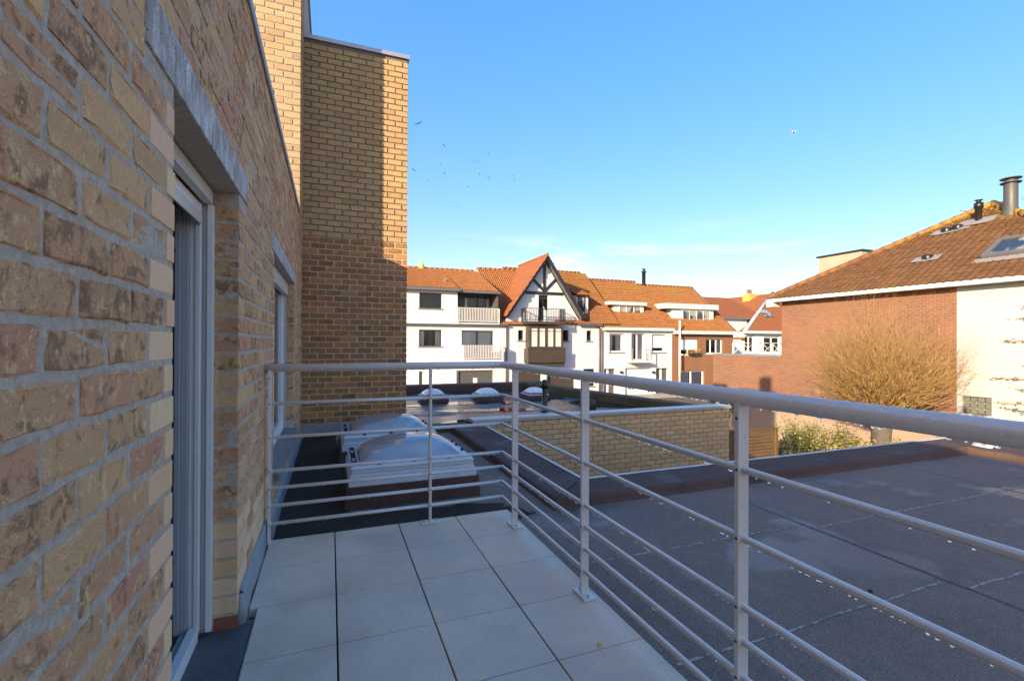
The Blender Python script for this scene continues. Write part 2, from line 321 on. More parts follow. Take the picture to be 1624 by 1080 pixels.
# ------------------------------------------------------------------ bricks
PITCH_Z, JOINT, BL = .0792, .0140, .203
def brick_shape(L, Hh, D, jit, bev, rg):
    """front outline of ten points, chamfer ring, sides; local x = length, z = height, outward = -y"""
    xs = [0, L*.33, L*.66, L]
    ring = [(x, 0) for x in xs] + [(L, Hh*.5)] + [(x, Hh) for x in xs[::-1]] + [(0, Hh*.5)]
    J = lambda a: rg.uniform(-a, a)
    vs = [(x, D, z) for x, z in ring]
    mid = [(x+J(jit), bev+J(bev*.3), z+J(jit)) for x, z in ring]
    inn = [(x+(bev if x < L*.1 else -bev if x > L*.9 else 0)+J(jit), J(jit*.6), z+(bev if z < Hh*.1 else -bev if z > Hh*.9 else 0)+J(jit)) for x, z in ring]
    n = len(ring); vs += mid+inn
    fs = [(i, (i+1) % n, n+(i+1) % n, n+i) for i in range(n)] + [(n+i, n+(i+1) % n, 2*n+(i+1) % n, 2*n+i) for i in range(n)] + [tuple(range(2*n, 3*n))]
    return vs, fs
JU = .0175
def lay_bricks(parent, axis, plane, u0, u1, z0, ncourse, holes, kinds, jit, bev, depth=.09, maxobj=300, phase=0., seed=1, ends=0.):
    """axis 'Y': wall runs along Y and faces +X; axis 'X': wall runs along X and faces -Y"""
    rg = random.Random(seed); bl = []
    for k in range(ncourse):
        z = z0+k*PITCH_Z; zc = z+PITCH_Z*.5
        u = u0 - BL + ((k+phase) % 2)*BL*.5; row = []
        while u < u1:
            segs = [(u+rg.uniform(-.004, .004)+JU*.5, u+BL-JU*.5+rg.uniform(-.004, .004))]; u += BL
            for (h0, h1, hz0, hz1) in holes+[(-99, u0+ends, -99, 99), (u1-ends, 99, -99, 99)]:
                if hz0 < zc < hz1:
                    ns = []
                    for a, b in segs:
                        if b <= h0 or a >= h1: ns.append((a, b)); continue
                        if a < h0: ns.append((a, h0))
                        if b > h1: ns.append((h1, b))
                    segs = ns
            row += segs
        out = []
        for a, b in sorted(row):
            if out and a-out[-1][1] < .03 and (b-a < .055 or out[-1][1]-out[-1][0] < .055): out[-1] = (out[-1][0], b)
            else: out.append((a, b))
        for a, b in out:
            if b-a > .025: bl.append((a, b, z+JOINT*.5, kinds(a, b, zc, rg)))
    var = {}
    def place(a, z): return (plane, a, z) if axis == 'Y' else (a, plane, z)
    sc = []
    for i, (a, b, z, kd) in enumerate(bl):
        h = PITCH_Z-JOINT
        pp = [proj(place(q, zz)) for q, zz in ((a, z), (b, z), (b, z+h), (a, z+h))]
        ar = 0
        if all(pp):
            if any(-5 < p[0] < 1629 and -5 < p[1] < 1085 for p in pp):
                ar = abs(sum(pp[j][0]*pp[(j+1) % 4][1]-pp[(j+1) % 4][0]*pp[j][1] for j in range(4)))/2
                ar = min(ar, 30000)
        sc.append((ar, i))
    big = {i for ar, i in sorted(sc, reverse=True)[:maxobj] if ar > 0}
    names = sorted({b[3] for b in bl}); rest = MB()
    shapes = [brick_shape(.19, PITCH_Z-JOINT, depth, jit, bev, rg) for _ in range(14)]; crisp = [brick_shape(.19, PITCH_Z-JOINT, depth, .0006, .0014, rg) for _ in range(14)]
    for i, (a, b, z, kd) in enumerate(bl):
        vi = rg.randrange(14); pr = rg.uniform(-.0015, .0025)
        if i in big:
            key = (vi, kd)
            if key not in var: var[key] = MB().add(*(crisp if kd in ('brick_smooth', 'brick_red') else shapes)[vi]).mesh('brick', kd)
            o = bpy.data.objects.new('brick', var[key]); COL.objects.link(o)
            o.location = place(a, z); o.scale = ((b-a)/.19, 1, 1)
            if axis == 'Y': o.rotation_euler = (0, 0, math.pi/2); o.location.x += pr
            else: o.location.y -= pr
            o.parent = parent
        else:
            vs, fs = shapes[vi]; s = (b-a)/.19
            if axis == 'Y': vv = [(plane-y+pr, a+x*s, z+zz) for x, y, zz in vs]
            else: vv = [(a+x*s, plane+y-pr, z+zz) for x, y, zz in vs]
            rest.add(vv, fs, names.index(kd))
    if rest.v: stuff(rest.build('brick_rest', names, parent))

# ================================================================== THE SETTING
GZ = -3.05
bm = MB(); bm.quad((-400, -400, GZ), (500, -400, GZ), (500, 700, GZ), (-400, 700, GZ)); struct(bm.build('ground', 'soil'))
simple('asphalt', (.075, .07, .066, 1), .85, 0, 30, .3, .4); simple('paving', (.30, .27, .24, 1), .85, 0, 12, .2, .3)
struct(MB().quad((-30, 14.5, GZ+.004), (17.6, 14.5, GZ+.004), (17.6, 30.2, GZ+.004), (-30, 30.2, GZ+.004)).build('street', 'asphalt'))
struct(MB().box((-30, 30.2, GZ-.1), (33, 31.98, GZ+.12)).build('pavement', 'paving'))
ZR = -.06
# our flat roof: L-shaped slab on the ground-floor building
fr = MB().prism([(-.36, -6), (7.02, -6), (7.02, 3.27), (1.60, 3.27), (1.60, 6.62), (-.36, 6.62)], 2, ZR-.3, ZR).build('flat_roof', 'bitumen')
struct(fr)
fb = thing('ground_floor_annex', 'low brick ground floor under the dark flat roof beside the terrace', 'building', (3, 0, GZ))
MB().prism([(-.3, -5.9), (7.3, -5.9), (7.3, 3.55), (1.95, 3.55), (1.95, 6.5), (-.3, 6.5)], 2, GZ, ZR-.31).build('wall', 'brick_red_far', fb)
def kerb(poly_in, poly_out, name):     # roofing dressed over a low kerb with rounded inner edge
    b = MB(); n = len(poly_in)
    prof = [(-.02, ZR-.01), (.0, ZR+.008), (.035, ZR+.03), (.05, -.005), (.075, .013), (.12, .021), (.5, .026), (.97, .028), (1, .024), (1.0, ZR-.32)]
    vs = []
    sub = []
    for i in range(n):
        a = Vector(poly_in[i]); c = Vector(poly_out[i]); sub.append((a, c))
    pts = []
    for i in range(n-1):
        m_ = max(2, int((sub[i+1][0]-sub[i][0]).length/.25)); 
        for k in range(m_): t = k/m_; pts.append((sub[i][0].lerp(sub[i+1][0], t), sub[i][1].lerp(sub[i+1][1], t)))
    pts.append(sub[-1])
    for a, c in pts:
        j = rnd.uniform(-.003, .003)
        for t, z in prof: p = a.lerp(c, t); vs.append((p.x, p.y, z+(j if 0 < t < 1 else 0)))
    q = len(prof)
    b.add(vs, [(i*q+k, i*q+k+1, (i+1)*q+k+1, (i+1)*q+k) for i in range(len(pts)-1) for k in range(q-1)], 0, False)
    return b.build(name, 'bitumen_brown', fr)
kerb([(1.60, 6.62), (1.60, 3.27)], [(2.07, 6.62), (2.07, 3.67)], 'kerb')
kerb([(1.60, 3.27), (6.95, 3.25)], [(2.07, 3.67), (7.42, 3.67)], 'kerb')
kerb([(6.95, 3.25), (6.95, -6)], [(7.42, 3.67), (7.42, -6)], 'kerb')
t = MB(); t.box((2.055, 3.66, -.02), (2.085, 6.5, .036)); t.build('edge_trim', 'trim_white', fr)
t = MB(); t.box((2.086, 3.655, -.02), (7.43, 3.685, .034)); t.build('edge_trim', 'trim_white', fr)
# seams in the roofing
def seam(x0, y0, x1, y1, wd, mat, z=ZR, par=fr, h=.0018):
    d = Vector((x1-x0, y1-y0)); n = max(3, int(d.length/.12)); nn = Vector((-d.y, d.x)).normalized(); vs = []
    for i in range(n+1):
        p = Vector((x0, y0))+d*(i/n)+nn*rnd.uniform(-.006, .006); ww = wd*rnd.uniform(.75, 1.1)
        vs += [(p.x+nn.x*ww, p.y+nn.y*ww, z+h), (p.x-nn.x*ww, p.y-nn.y*ww, z+h)]
    MB().add(vs, [(2*i, 2*i+1, 2*i+3, 2*i+2) for i in range(n)]).build('seam', mat, par)
for x0, y0, x1, y1 in ((1.3, 2.43, 3.10, 2.40), (3.14, 2.33, 6.9, 2.36), (1.3, 1.53, 3.08, 1.56), (3.12, 1.47, 6.9, 1.46), (1.3, .62, 3.0, .62), (3.2, .5, 6.9, .5)):
    seam(x0, y0, x1, y1, .0075, 'seam')
seam(3.153, 3.0, 3.09, -2, .012, 'seam_dark'); seam(5.6, 3.1, 5.55, -2, .008, 'seam_dark')
seam(1.0, 6.5, 1.52, 3.6, .009, 'seam')
def puddle(cx, cy, rx, ry, z, par, name='puddle', rot=0, irr=.35):
    n = 56; ph = [rnd.uniform(0, 6.28) for _ in range(5)]; vs = [(cx, cy, z)]
    for k in range(n):
        a = 2*math.pi*k/n; r = 1+irr*sum(math.sin((j+2)*a+ph[j])/(j+1.6) for j in range(5))*.6
        x, y = rx*r*math.cos(a), ry*r*math.sin(a)
        vs.append((cx+x*math.cos(rot)-y*math.sin(rot), cy+x*math.sin(rot)+y*math.cos(rot), z))
    stuff(MB().add(vs, [(0, 1+k, 1+(k+1) % n) for k in range(n)]).build(name, 'water', par))


dv_ = []
for k in range(40):
    t_ = k/40; e_ = [(-.345, 3.20), (1.45, 3.20), (1.25, 3.62), (.18, 3.72), (.10, 6.88), (-.345, 6.88)]
    f_ = t_*6; i_ = int(f_); a_, b_ = Vector(e_[i_]), Vector(e_[(i_+1) % 6]); p_ = a_.lerp(b_, f_-i_); dv_.append((p_.x+(rnd.uniform(-.06, .06) if 1 <= i_ <= 3 else 0), p_.y+(rnd.uniform(-.06, .06) if 1 <= i_ <= 3 else 0), ZR+.0035))
stuff(MB().add(dv_, [tuple(range(40))]).build('dirt_layer', 'roof_dirt', fr))
# debris on the damp roofing by the skylights
db = MB()
for _ in range(260):
    x, y = rnd.uniform(-.3, 1.4), rnd.uniform(3.15, 3.75)
    if rnd.random() < .6: x = rnd.uniform(-.3, .15); y = rnd.uniform(3.15, 4.6)
    s = rnd.uniform(.004, .012); a = rnd.uniform(0, 3); z = ZR+.002
    db.add([(x+s*math.cos(a+q*1.57)*rnd.uniform(.6, 1.4), y+s*math.sin(a+q*1.57), z+rnd.uniform(0, .006)) for q in range(4)], [(0, 1, 2, 3)])
stuff(db.build('roof_debris', ['moss_roof'], fr))

# terrace floor: concrete slab tiles on pads
tf = struct(MB().box((-.34, -2.5, ZR+.002), (1.19, 3.235, -.045)).build('terrace_floor', 'seam_dark'))
tx = [-.345, .033, .434, .827, 1.222]; tyr = 3.262
for ci in range(4):
    for ri in range(14):
        x0, x1 = tx[ci]+.0035, tx[ci+1]-.0035; y1 = tyr-ri*.4035-.0022; y0 = y1-.4035+.0044
        if ci == 0 and y0 < 2.36: x0 = -.305
        dz = rnd.uniform(-.0012, .0012)
        o = box('tile', (x0, y0, -.042), (x1, y1, 0), 'tile_concrete', tf, .0025); o.location.z += dz
for k, (x, y) in enumerate([(1.02, 1.66)]):
    b = MB().add([(x-.012, y, .004), (x, y-.006, .002), (x+.014, y+.002, .006), (x+.002, y+.009, .012), (x-.004, y+.012, .008)], [(0, 1, 3), (1, 2, 3), (0, 3, 4)])
    tag(b.build('fallen_leaf', 'leaf_yellow'), 'tiny yellow fallen leaf lying on a grey terrace tile', 'leaf')
pb = MB()
pb.lathe([(0, .012), (.008, .010), (.013, .004), (.012, -.001)], (2.62, 1.63, ZR+.004), 7, smooth=False); tag(pb.build('pebble', 'pipe_black'), 'small dark stone lying on the flat roof beyond the railing', 'stone')

x_, z_ = at(1576, 713, 3.12)
ro = thing('roof_outlet', 'small pale round outlet in the sunlit kerb corner of the flat roof', 'outlet', (x_, 3.12, z_))
ob = MB(); ob.tube([(x_, 3.12, z_), (x_, 3.30, z_+.01)], [.045, .045], 14); ob.build('pipe', 'trim_white', ro); MB().tube([(x_, 3.112, z_), (x_, 3.1195, z_)], .030, 14).build('opening', 'seal_dark', ro)
# ================================================================== OUR BUILDING: side wall with door and window
XW = -.365
TOPZ = 2.84
bld = thing('brick_side_wall', 'weathered tan brick side wall with terrace door, window and concrete lintels', 'wall', (XW, 2, GZ))
DY0, DY1, DZ1 = 1.405, 2.312, 1.853
WY0, WY1, WZ0, WZ1 = 3.66, 5.585, .30, 1.84
core = MB(); XC = XW-.0028
def corebox(y0, y1, z0, z1): core.box((-.62, y0, z0), (XC, y1, z1))
corebox(-3, DY0-.001, -.4, DZ1); corebox(DY1+.0015, WY0-.004, -.4, DZ1); corebox(WY1+.004, 6.95, -.4, DZ1); corebox(WY0-.0035, WY1+.0035, -.4, WZ0-.06); corebox(-3, 6.95, DZ1+.0005, TOPZ-.03)
wall = core.build('wall', 'mortar_grey', bld)
z0c = -.094
small_red = brick_mat('brick_red', [(0, (.30, .10, .06, 1)), (1, (.27, .09, .055, 1))], [(.3, .1, .06, 1), (.45, .16, .1, 1)], .3)
def kinds_left(a, b, z, rg):
    if DY1-.01 < a < DY1+.15 and z < .08: return 'brick_red'
    if a > DY0-.215 and b < DY0+.02 and (z > .1): return 'brick_smooth'
    if DY1-.01 < a and a < DY1+.22 and z < .50: return 'brick_smooth'
    if z < .35 and DY1 < a < 3.3 and rg.random() < .7: return 'brick_smooth'
    return 'brick_weathered'
wpar = bpy.data.objects.new('brickwork', None); COL.objects.link(wpar); link(wpar, bld)
lay_bricks(wpar, 'Y', XW, -1.2, 6.94, z0c, 37, [(DY0, DY1, -9, DZ1+.02), (1.20, 2.52, DZ1-.01, DZ1+.15), (WY0, WY1, WZ0-.05, 1.86), (3.50, 5.78, 1.84, 1.97), (WY0-.05, WY1+.08, WZ0-.06, WZ0+.05)], kinds_left, .0035, .0042, seed=3)
def lintel(y0, y1, z0, z1, nm='lintel'):
    b = MB().box((-.50, y0, z0), (XW+.004, y1, z1)); return b.build(nm, 'concrete_lintel', bld, .004)
lintel(1.205, 2.515, DZ1+.001, 1.982); lintel(3.50, 5.78, WZ1, 1.952)
cp = MB(); cp.box((-.66, -3, TOPZ-.028), (XW+.012, 6.26, TOPZ)); cp.box((XW-.004, -3, TOPZ-.06), (XW+.0125, 6.26, TOPZ-.0285)); cp.build('coping', 'zinc', bld)
# zinc upstand along the wall foot
def upstand(y0, y1, zb, zt, par, nm='flashing'):
    n = max(4, int((y1-y0)/.12)); vs = []
    for i in range(n+1):
        y = y0+(y1-y0)*i/n; o = rnd.uniform(.010, .017); vs += [(XW+o+.012, y, zb), (XW+o+.004, y, zb+.03), (XW+o, y, zt+rnd.uniform(-.004, .004)), (XW-.002, y, zt+.002)]
    MB().add(vs, [(4*i+k, 4*(i+1)+k, 4*(i+1)+k+1, 4*i+k+1) for i in range(n) for k in range(3)], 0, True).build(nm, 'zinc', par)
upstand(2.36, 3.26, -.04, .135, bld); upstand(3.26, 6.90, ZR, .105, bld)
cf = MB().lathe([(.004, -.02), (.022, 0), (.03, .05), (.018, .11), (.006, .13)], (XW+.006, 2.35, 0), 9); cf.build('flashing_corner', 'zinc', bld)
# interior behind the openings
rm = MB(); rm.box((-4.6, -3, -.4), (-4.4, 6.9, 2.6)); rm.box((-4.4, -3.2, -.4), (-.63, -3.0, 2.6)); rm.box((-4.4, -3, -.2), (-.621, 6.9, -.03)); rm.box((-4.4, 6.7, -.02), (-.63, 6.9, 2.6)); rm.box((-4.6, -3.2, 2.605), (-.63, 6.26, 2.72)); rm.box((-4.4, 2.9, -.02), (-.63, 3.0, 2.6))
rm.build('room_shell', 'interior', bld)
box('lower_wall', (-4.6, -3.2, GZ), (-.40, 6.9, -.41), 'brick_red_far', bld)
# terrace door
door = box('door', (-.498, DY0-.05, .062), (-.493, DY0-.045, 1.7), 'pvc_white', bld)
def dpart(nm, a, b, mt, bev=.002): return box(nm, a, b, mt, door, bev)
dpart('shutter_guide', (-.478, 2.285, .02), (-.457, DY1+.003, 1.79), 'pvc_white')
dpart('shutter_guide', (-.478, DY0-.003, .02), (-.457, DY0+.027, 1.79), 'pvc_white')
dpart('guide_slot', (-.497, 2.297, .02), (-.479, DY1+.002, 1.79), 'pvc_grey')
dpart('door_frame', (-.515, 2.262, .03), (-.498, DY1+.002, 1.79), 'pvc_white'); dpart('door_frame', (-.536, 2.272, .03), (-.5155, DY1+.002, 1.79), 'pvc_white')
dpart('door_frame', (-.56, 2.255, .03), (-.5365, DY1+.002, 1.78), 'pvc_grey')
dpart('door_frame', (-.536, DY0-.002, .03), (-.498, DY0+.05, 1.79), 'pvc_white')
dpart('door_frame', (-.536, DY0+.051, 1.735), (-.5, 2.2615, 1.79), 'pvc_white'); dpart('door_frame', (-.5, DY0+.051, 1.70), (-.492, 2.2615, 1.745), 'pvc_beige')
dpart('shutter_bar', (-.49, DY0+.03, 1.792), (-.458, 2.284, 1.845), 'pvc_beige'); dpart('shutter_slot', (-.50, DY0+.03, 1.8455), (-.47, 2.284, 1.8525), 'seal_dark')
dpart('threshold_profile', (-.53, DY0-.002, .0015), (-.497, 2.2615, .062), 'pvc_white'); dpart('threshold_profile', (-.56, DY0-.002, .0015), (-.5305, 2.254, .045), 'pvc_grey')
dpart('door_leaf', (-.66, 2.243, .05), (-.561, 2.30, 1.76), 'pvc_grey'); dpart('leaf_seal', (-.585, 2.2375, .05), (-.578, 2.2425, 1.76), 'seal_dark'); dpart('leaf_seal', (-.625, 2.238, .05), (-.608, 2.2425, 1.76), 'seal_dark')
dpart('leaf_glass', (-1.25, 2.26, .15), (-.661, 2.285, 1.68), 'seal_dark')
for z in (.35, .92, 1.58):
    h = MB(); h.tube([(-.592, 2.228, z-.03), (-.592, 2.228, z+.03)], .006, 8); h.box((-.60, 2.226, z-.008), (-.575, 2.237, z+.008)); h.build('hinge', 'screw_black', door)
sl_ = MB().prism([(-.496, -.045), (-.312, -.045), (-.306, -.038), (-.306, -.006), (-.311, .0005), (-.496, .006)], 1, .4, 2.362).build('door_sill', 'bluestone', bld)
box('sill_edge', (-.3055, 1.0, -.05), (-.3005, 2.362, .004), 'zinc', bld)
# window
win = box('window', (-.51, WY1-.06, WZ0), (-.458, WY1+.003, WZ1), 'pvc_white', bld, .003)
for a, b, mt in (((-.51, WY0-.003, WZ0), (-.458, WY0+.06, WZ1), 'pvc_white'), ((-.51, WY0+.061, WZ0), (-.46, WY1-.061, WZ0+.09), 'pvc_white'), ((-.51, WY0+.061, WZ1-.08), (-.46, WY1-.061, WZ1), 'pvc_white'), ((-.50, WY0+.9, WZ0+.091), (-.462, WY0+1.0, WZ1-.081), 'pvc_white'),
                 ((-.457, WY1-.05, WZ0+.01), (-.44, WY1+.002, WZ1-.05), 'pvc_grey'), ((-.47, WY0-.002, WZ1-.13), (-.425, WY1+.002, WZ1-.005), 'pvc_beige')):
    box('window_frame', a, b, mt, win, .003)
for y0, y1 in ((WY0+.062, WY0+.899), (WY0+1.001, WY1-.062)): box('pane', (-.490, y0, WZ0+.092), (-.484, y1, WZ1-.082), 'glass_pane', win)
box('curtain', (-.60, WY0+.02, WZ0), (-.596, WY1-.02, WZ1), 'curtain', win)
MB().prism([(-.512, WZ0-.055), (-.338, WZ0-.058), (-.330, WZ0-.05), (-.330, WZ0-.012), (-.336, WZ0-.006), (-.512, WZ0+.002)], 1, WY0+.03, WY1+.06).build('window_sill', 'sill_stone', bld)

# taller storey set back beyond the wall
YB = 6.28
blk = thing('upper_storey', 'sunlit pale yellow brick upper storey rising behind the side wall coping', 'building', (-2.2, 7, 2.6))
bc = MB(); bc.box((-4.5, YB+.006, 2.5), (-.352-.006, 9.6, 6.6)); bc.build('wall', 'mortar_pale', blk)
bw = bpy.data.objects.new('brickwork', None); COL.objects.link(bw); link(bw, blk)
lay_bricks(bw, 'X', YB, -1.65, -.352, 2.56, 51, [], lambda a, b, z, rg: 'brick_pale', .002, .003, seed=8, depth=.085)
lay_bricks(bw, 'Y', -.352, YB+.09, 6.94, 2.56, 51, [], lambda a, b, z, rg: 'brick_tan', .002, .003, seed=9, maxobj=0, depth=.05)
box('coping', (-4.55, YB-.03, 6.601), (-.33, 9.65, 6.65), 'zinc', blk)
st_ = thing('shadow_roof_block', 'unseen rendered roof block added to cast the garden wall shadow', 'building', (-1.9, 4, 2.7))  # unseen block and chimney, added and shaped for their shadow on the garden wall
box('wall', (-2.35, 2.75, 2.73), (-1.5, 4.7, 7.0), 'plaster_cream', st_); box('chimney', (-2.1, 2.8, 7.001), (-1.75, 3.25, 7.75), 'brick_red_far', st_)
# tower
YT = 6.95
tw = thing('brick_tower', 'tall brick wing, dark brown courses below and light tan courses above', 'building', (.3, 7.4, GZ))
ZT = 5.305; ZS = 2.643
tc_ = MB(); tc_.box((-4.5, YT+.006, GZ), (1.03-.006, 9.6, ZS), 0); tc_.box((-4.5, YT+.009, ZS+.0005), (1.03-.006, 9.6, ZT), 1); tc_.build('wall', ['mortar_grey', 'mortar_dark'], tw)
tb = bpy.data.objects.new('brickwork', None); COL.objects.link(tb); link(tb, tw)
nlow = 35
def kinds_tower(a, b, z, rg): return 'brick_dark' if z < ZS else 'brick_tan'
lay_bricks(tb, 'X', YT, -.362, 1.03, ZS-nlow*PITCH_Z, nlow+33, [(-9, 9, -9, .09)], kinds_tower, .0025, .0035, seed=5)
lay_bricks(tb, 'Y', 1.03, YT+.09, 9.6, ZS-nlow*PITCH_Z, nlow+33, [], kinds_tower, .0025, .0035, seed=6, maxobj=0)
box('coping', (-4.5, YT-.022, ZT+.0005), (1.052, 9.65, ZT+.055), 'coping_metal', tw)
vs = []
for i in range(13): x = -.352+i*.115; vs += [(x, YT-.02-rnd.uniform(0, .006), ZR), (x, YT-.012-rnd.uniform(0, .006), .10+rnd.uniform(-.004, .004)), (x, YT+.004, .106)]
MB().add(vs, [(3*i+k, 3*(i+1)+k, 3*(i+1)+k+1, 3*i+k+1) for i in range(12) for k in range(2)]).build('flashing', 'zinc', tw)

# ================================================================== RAILING
rail = thing('balcony_railing', 'grey painted metal railing round the terrace with wet horizontal bars', 'railing', (1.16, 2, 0))
RZ = 1.062; RR = .0245; LZ = [.846, .641, .437, .334, .227, .119]; LR = .0108
YF, XS = 3.205, 1.157
def pth(z, yl=-1.6): return [(-.352, YF, z), (XS, YF, z)], [(XS, YF, z), (XS, yl, z)]
a, b = pth(RZ)
tr_ = MB().tube([(-.362, YF, RZ), (XS-.03, YF, RZ), (XS-.012, YF-.004, RZ), (XS, YF-.02, RZ), (XS, YF-.045, RZ), (XS, -1.6, RZ)], RR, 28).build('top_rail', 'rail_paint', rail)
for z in LZ:
    MB().tube([(-.35, YF, z), (XS-.006, YF, z), (XS, YF-.006, z), (XS, -1.6, z)], LR, 16).build('bar', 'rail_paint', rail)
def post(x, y, alongx, plate=True):
    hw, ht = .0205, .0075
    dx, dy = (ht, hw) if alongx else (hw, ht)
    p = box('post', (x-dx, y-dy, .0), (x+dx, y+dy, RZ-.012), 'rail_paint', rail, .0012)
    for z in LZ+[1.0]:
        s = MB()
        if alongx: s.tube([(x+.012, y-dy-.0015, z), (x+.012, y-dy+.002, z)] if False else [(x, y-dy-.0016, z), (x, y-dy+.002, z)], .0042, 8)
        else: s.tube([(x-dx-.0016, y, z), (x-dx+.002, y, z)], .0042, 8)
        s.build('screw', 'screw_black', p)
        if z < .9:
            s = MB(); s.tube([(x, y-ht-.003, z), (x, y+ht+.003, z)] if not alongx else [(x-ht-.003, y, z), (x+ht+.003, y, z)], LR+.0022, 14); s.build('sleeve', 'rail_paint', p)
    if plate:
        px, py = (.058, .032) if alongx else (.032, .058)
        box('base_plate', (x-px, y-py, .0015), (x+px, y+py, .0105), 'rail_paint', p, .0012)
        for sg in (-1, 1):
            bx, by = (x+sg*.040, y) if alongx else (x, y+sg*.040)
            MB().lathe([(0, .009), (.006, .009), (.0068, .004), (.0068, 0)], (bx, by, .0105), 8).build('bolt', 'coping_metal', p)
post(-.340, YF, True, False); post(.637, YF, True); post(XS, 2.955, False); post(XS, 2.025, False); post(XS, 1.085, False); post(XS, .14, False)
# water drops hanging under the bars
dm = bmesh.new(); bmesh.ops.create_icosphere(dm, subdivisions=2, radius=1); dv = [v.co.copy() for v in dm.verts]; df = [tuple(v.index for v in f.verts) for f in dm.faces]; dm.free()
dr = MB()
def drop(x, y, z, r, st=1.25): dr.add([(x+c.x*r, y+c.y*r, z+c.z*r*st) for c in dv], df, 0, True)
for z, rr in [(RZ, RR)]+[(q, LR) for q in LZ]:
    y = 3.15
    while y > .3:
        y -= rnd.expovariate(1/(.016 if z == RZ else .034))*(1 if rnd.random() < .85 else 4)
        drop(XS+rnd.uniform(-.001, .001), y, z-rr-.0018, rnd.uniform(.0024, .0046))
    x = XS-.06
    while x > -.3:
        x -= rnd.expovariate(1/(.020 if z == RZ else .026))*(1 if rnd.random() < .85 else 4)
        if x > -.3: drop(x, YF, z-rr-.0014, rnd.uniform(.0018, .0036))
for _ in range(1400):                                     # beads on the top rail
    y = rnd.uniform(.3, 2.9); an = rnd.uniform(-.5, 3.5); r = rnd.uniform(.0005, .0017)
    dr.add([(XS+math.cos(an)*(RR-.0002)+c.x*r*1.2, y+c.y*r*1.3, RZ+math.sin(an)*(RR-.0002)+c.z*r) for c in dv], df, 0, True)
stuff(dr.build('water_drops', 'drop', rail))

# ================================================================== ROOF SKYLIGHTS
def skylight(loc, sx, sy, curb, frame, rise, label, cat='skylight', group=None, big=True, name='skylight_dome'):
    t = thing(name, label, cat, loc, group); x, y, z = loc
    def ring(hx, hy, z0, z1, inset=0, mt='sky_curb', nm='frame', par=t):
        b = MB(); b.add([(x-hx, y-hy, z0), (x+hx, y-hy, z0), (x+hx, y+hy, z0), (x-hx, y+hy, z0), (x-hx+inset, y-hy+inset, z1), (x+hx-inset, y-hy+inset, z1), (x+hx-inset, y+hy-inset, z1), (x-hx+inset, y+hy-inset, z1)],
                        [(4, 5, 6, 7), (0, 1, 5, 4), (1, 2, 6, 5), (2, 3, 7, 6), (3, 0, 4, 7)])
        return b.build(nm, mt, par, .006 if big else .004)
    ring(sx*.5+.03, sy*.5+.03, z, z+curb, .012, 'bitumen_brown', 'curb')
    f = ring(sx*.5, sy*.5, z+curb+.001, z+curb+frame*.45, .004); 
    if big:
        for k in range(2): ring(sx*.5-.014-.006*k, sy*.5-.014-.006*k, z+curb+frame*(.46+.2*k), z+curb+frame*(.64+.2*k), .006, 'sky_curb', 'frame_rib', f)
    fl = ring(sx*.5-.012, sy*.5-.012, z+curb+frame*.86, z+curb+frame, .02, 'sky_curb' if big else 'lead_flashing', 'flange')
    n = 22; hx, hy = sx*.5-(.085 if big else .05), sy*.5-(.07 if big else .05); vs = []
    for j in range(n+1):
        for i in range(n+1):
            u, v = i/n*2-1, j/n*2-1; h = ((1-abs(u)**2.6)*(1-abs(v)**2.6))**.62
            vs.append((x+u*hx, y+v*hy, z+curb+frame+.004+rise*h))
    MB().add(vs, [(j*(n+1)+i, j*(n+1)+i+1, (j+1)*(n+1)+i+1, (j+1)*(n+1)+i) for j in range(n) for i in range(n)], 0, True).build('dome', 'dome_acrylic' if big else 'dome_white', t)
    ks = [(-.6, -1), (0, -1), (.6, -1), (1, -.3), (1, .3), (1, .75)] if big else [(-.6, -1), (.6, -1)]
    r = .016 if big else .012
    for u, v in ks:
        MB().lathe([(0, r*1.5), (r*.7, r*1.3), (r, r*.7), (r, 0)], (x+u*(sx*.5-.045), y+v*(sy*.5-.045), z+curb+frame), 10).build('cap_screw', 'screw_black', fl)
    if big:
        zz = z+curb+frame+.001
        for k in range(2):
            y0 = y-sy*.36+k*sy*.38; b = MB(); xx = x-sx*.5+.028
            b.box((xx, y0, zz), (xx+.006, y0+sy*.28, zz+.02)); b.box((xx+.034, y0, zz), (xx+.04, y0+sy*.28, zz+.02)); b.box((xx+.0061, y0, zz), (xx+.0339, y0+.012, zz+.02)); b.box((xx+.0061, y0+sy*.28-.012, zz), (xx+.0339, y0+sy*.28, zz+.02)); b.build('hinge_bracket', 'frame_dark', fl)
    return t
skylight((.645, 4.24, ZR), 1.02, .80, .165, .15, .15, 'wide clear dome skylight on brown curb just beyond the terrace railing')
skylight((.615, 5.55, ZR), 1.0, .80, .155, .15, .15, 'wide clear dome skylight set against the foot of the brick tower')

# ================================================================== YELLOW BRICK ANNEX WITH ITS FLAT ROOF
ZD = -.10
YY = 6.60
an = thing('yellow_brick_annex', 'low yellow brick building with metal coping and wet grey flat roof', 'building', (4, 9, GZ))
XR = 6.74
MB().prism([(1.04, YY+.006), (XR-.006, YY+.006), (5.32, 12.6), (1.04, 12.6)], 2, GZ, ZD-.02).build('wall', 'mortar_yellow', an)
MB().box((1.95, YY+.007, ZD-.019), (XR-.006, YY+.2, .04)).build('upstand', 'mortar_yellow', an)
ab = bpy.data.objects.new('brickwork', None); COL.objects.link(ab); link(ab, an)
lay_bricks(ab, 'X', YY, 2.09, XR, .042-17*PITCH_Z, 17, [], lambda a, b, z, rg: 'brick_yellow', .0022, .0035, seed=12)
cx = [1.92, 2.4, 3.9, 5.35, XR+.03]
for i in range(4): box('coping', (cx[i]+.0008, YY-.025, .046), (cx[i+1]-.0008, YY+.24, .10), 'coping_metal', an, .004)
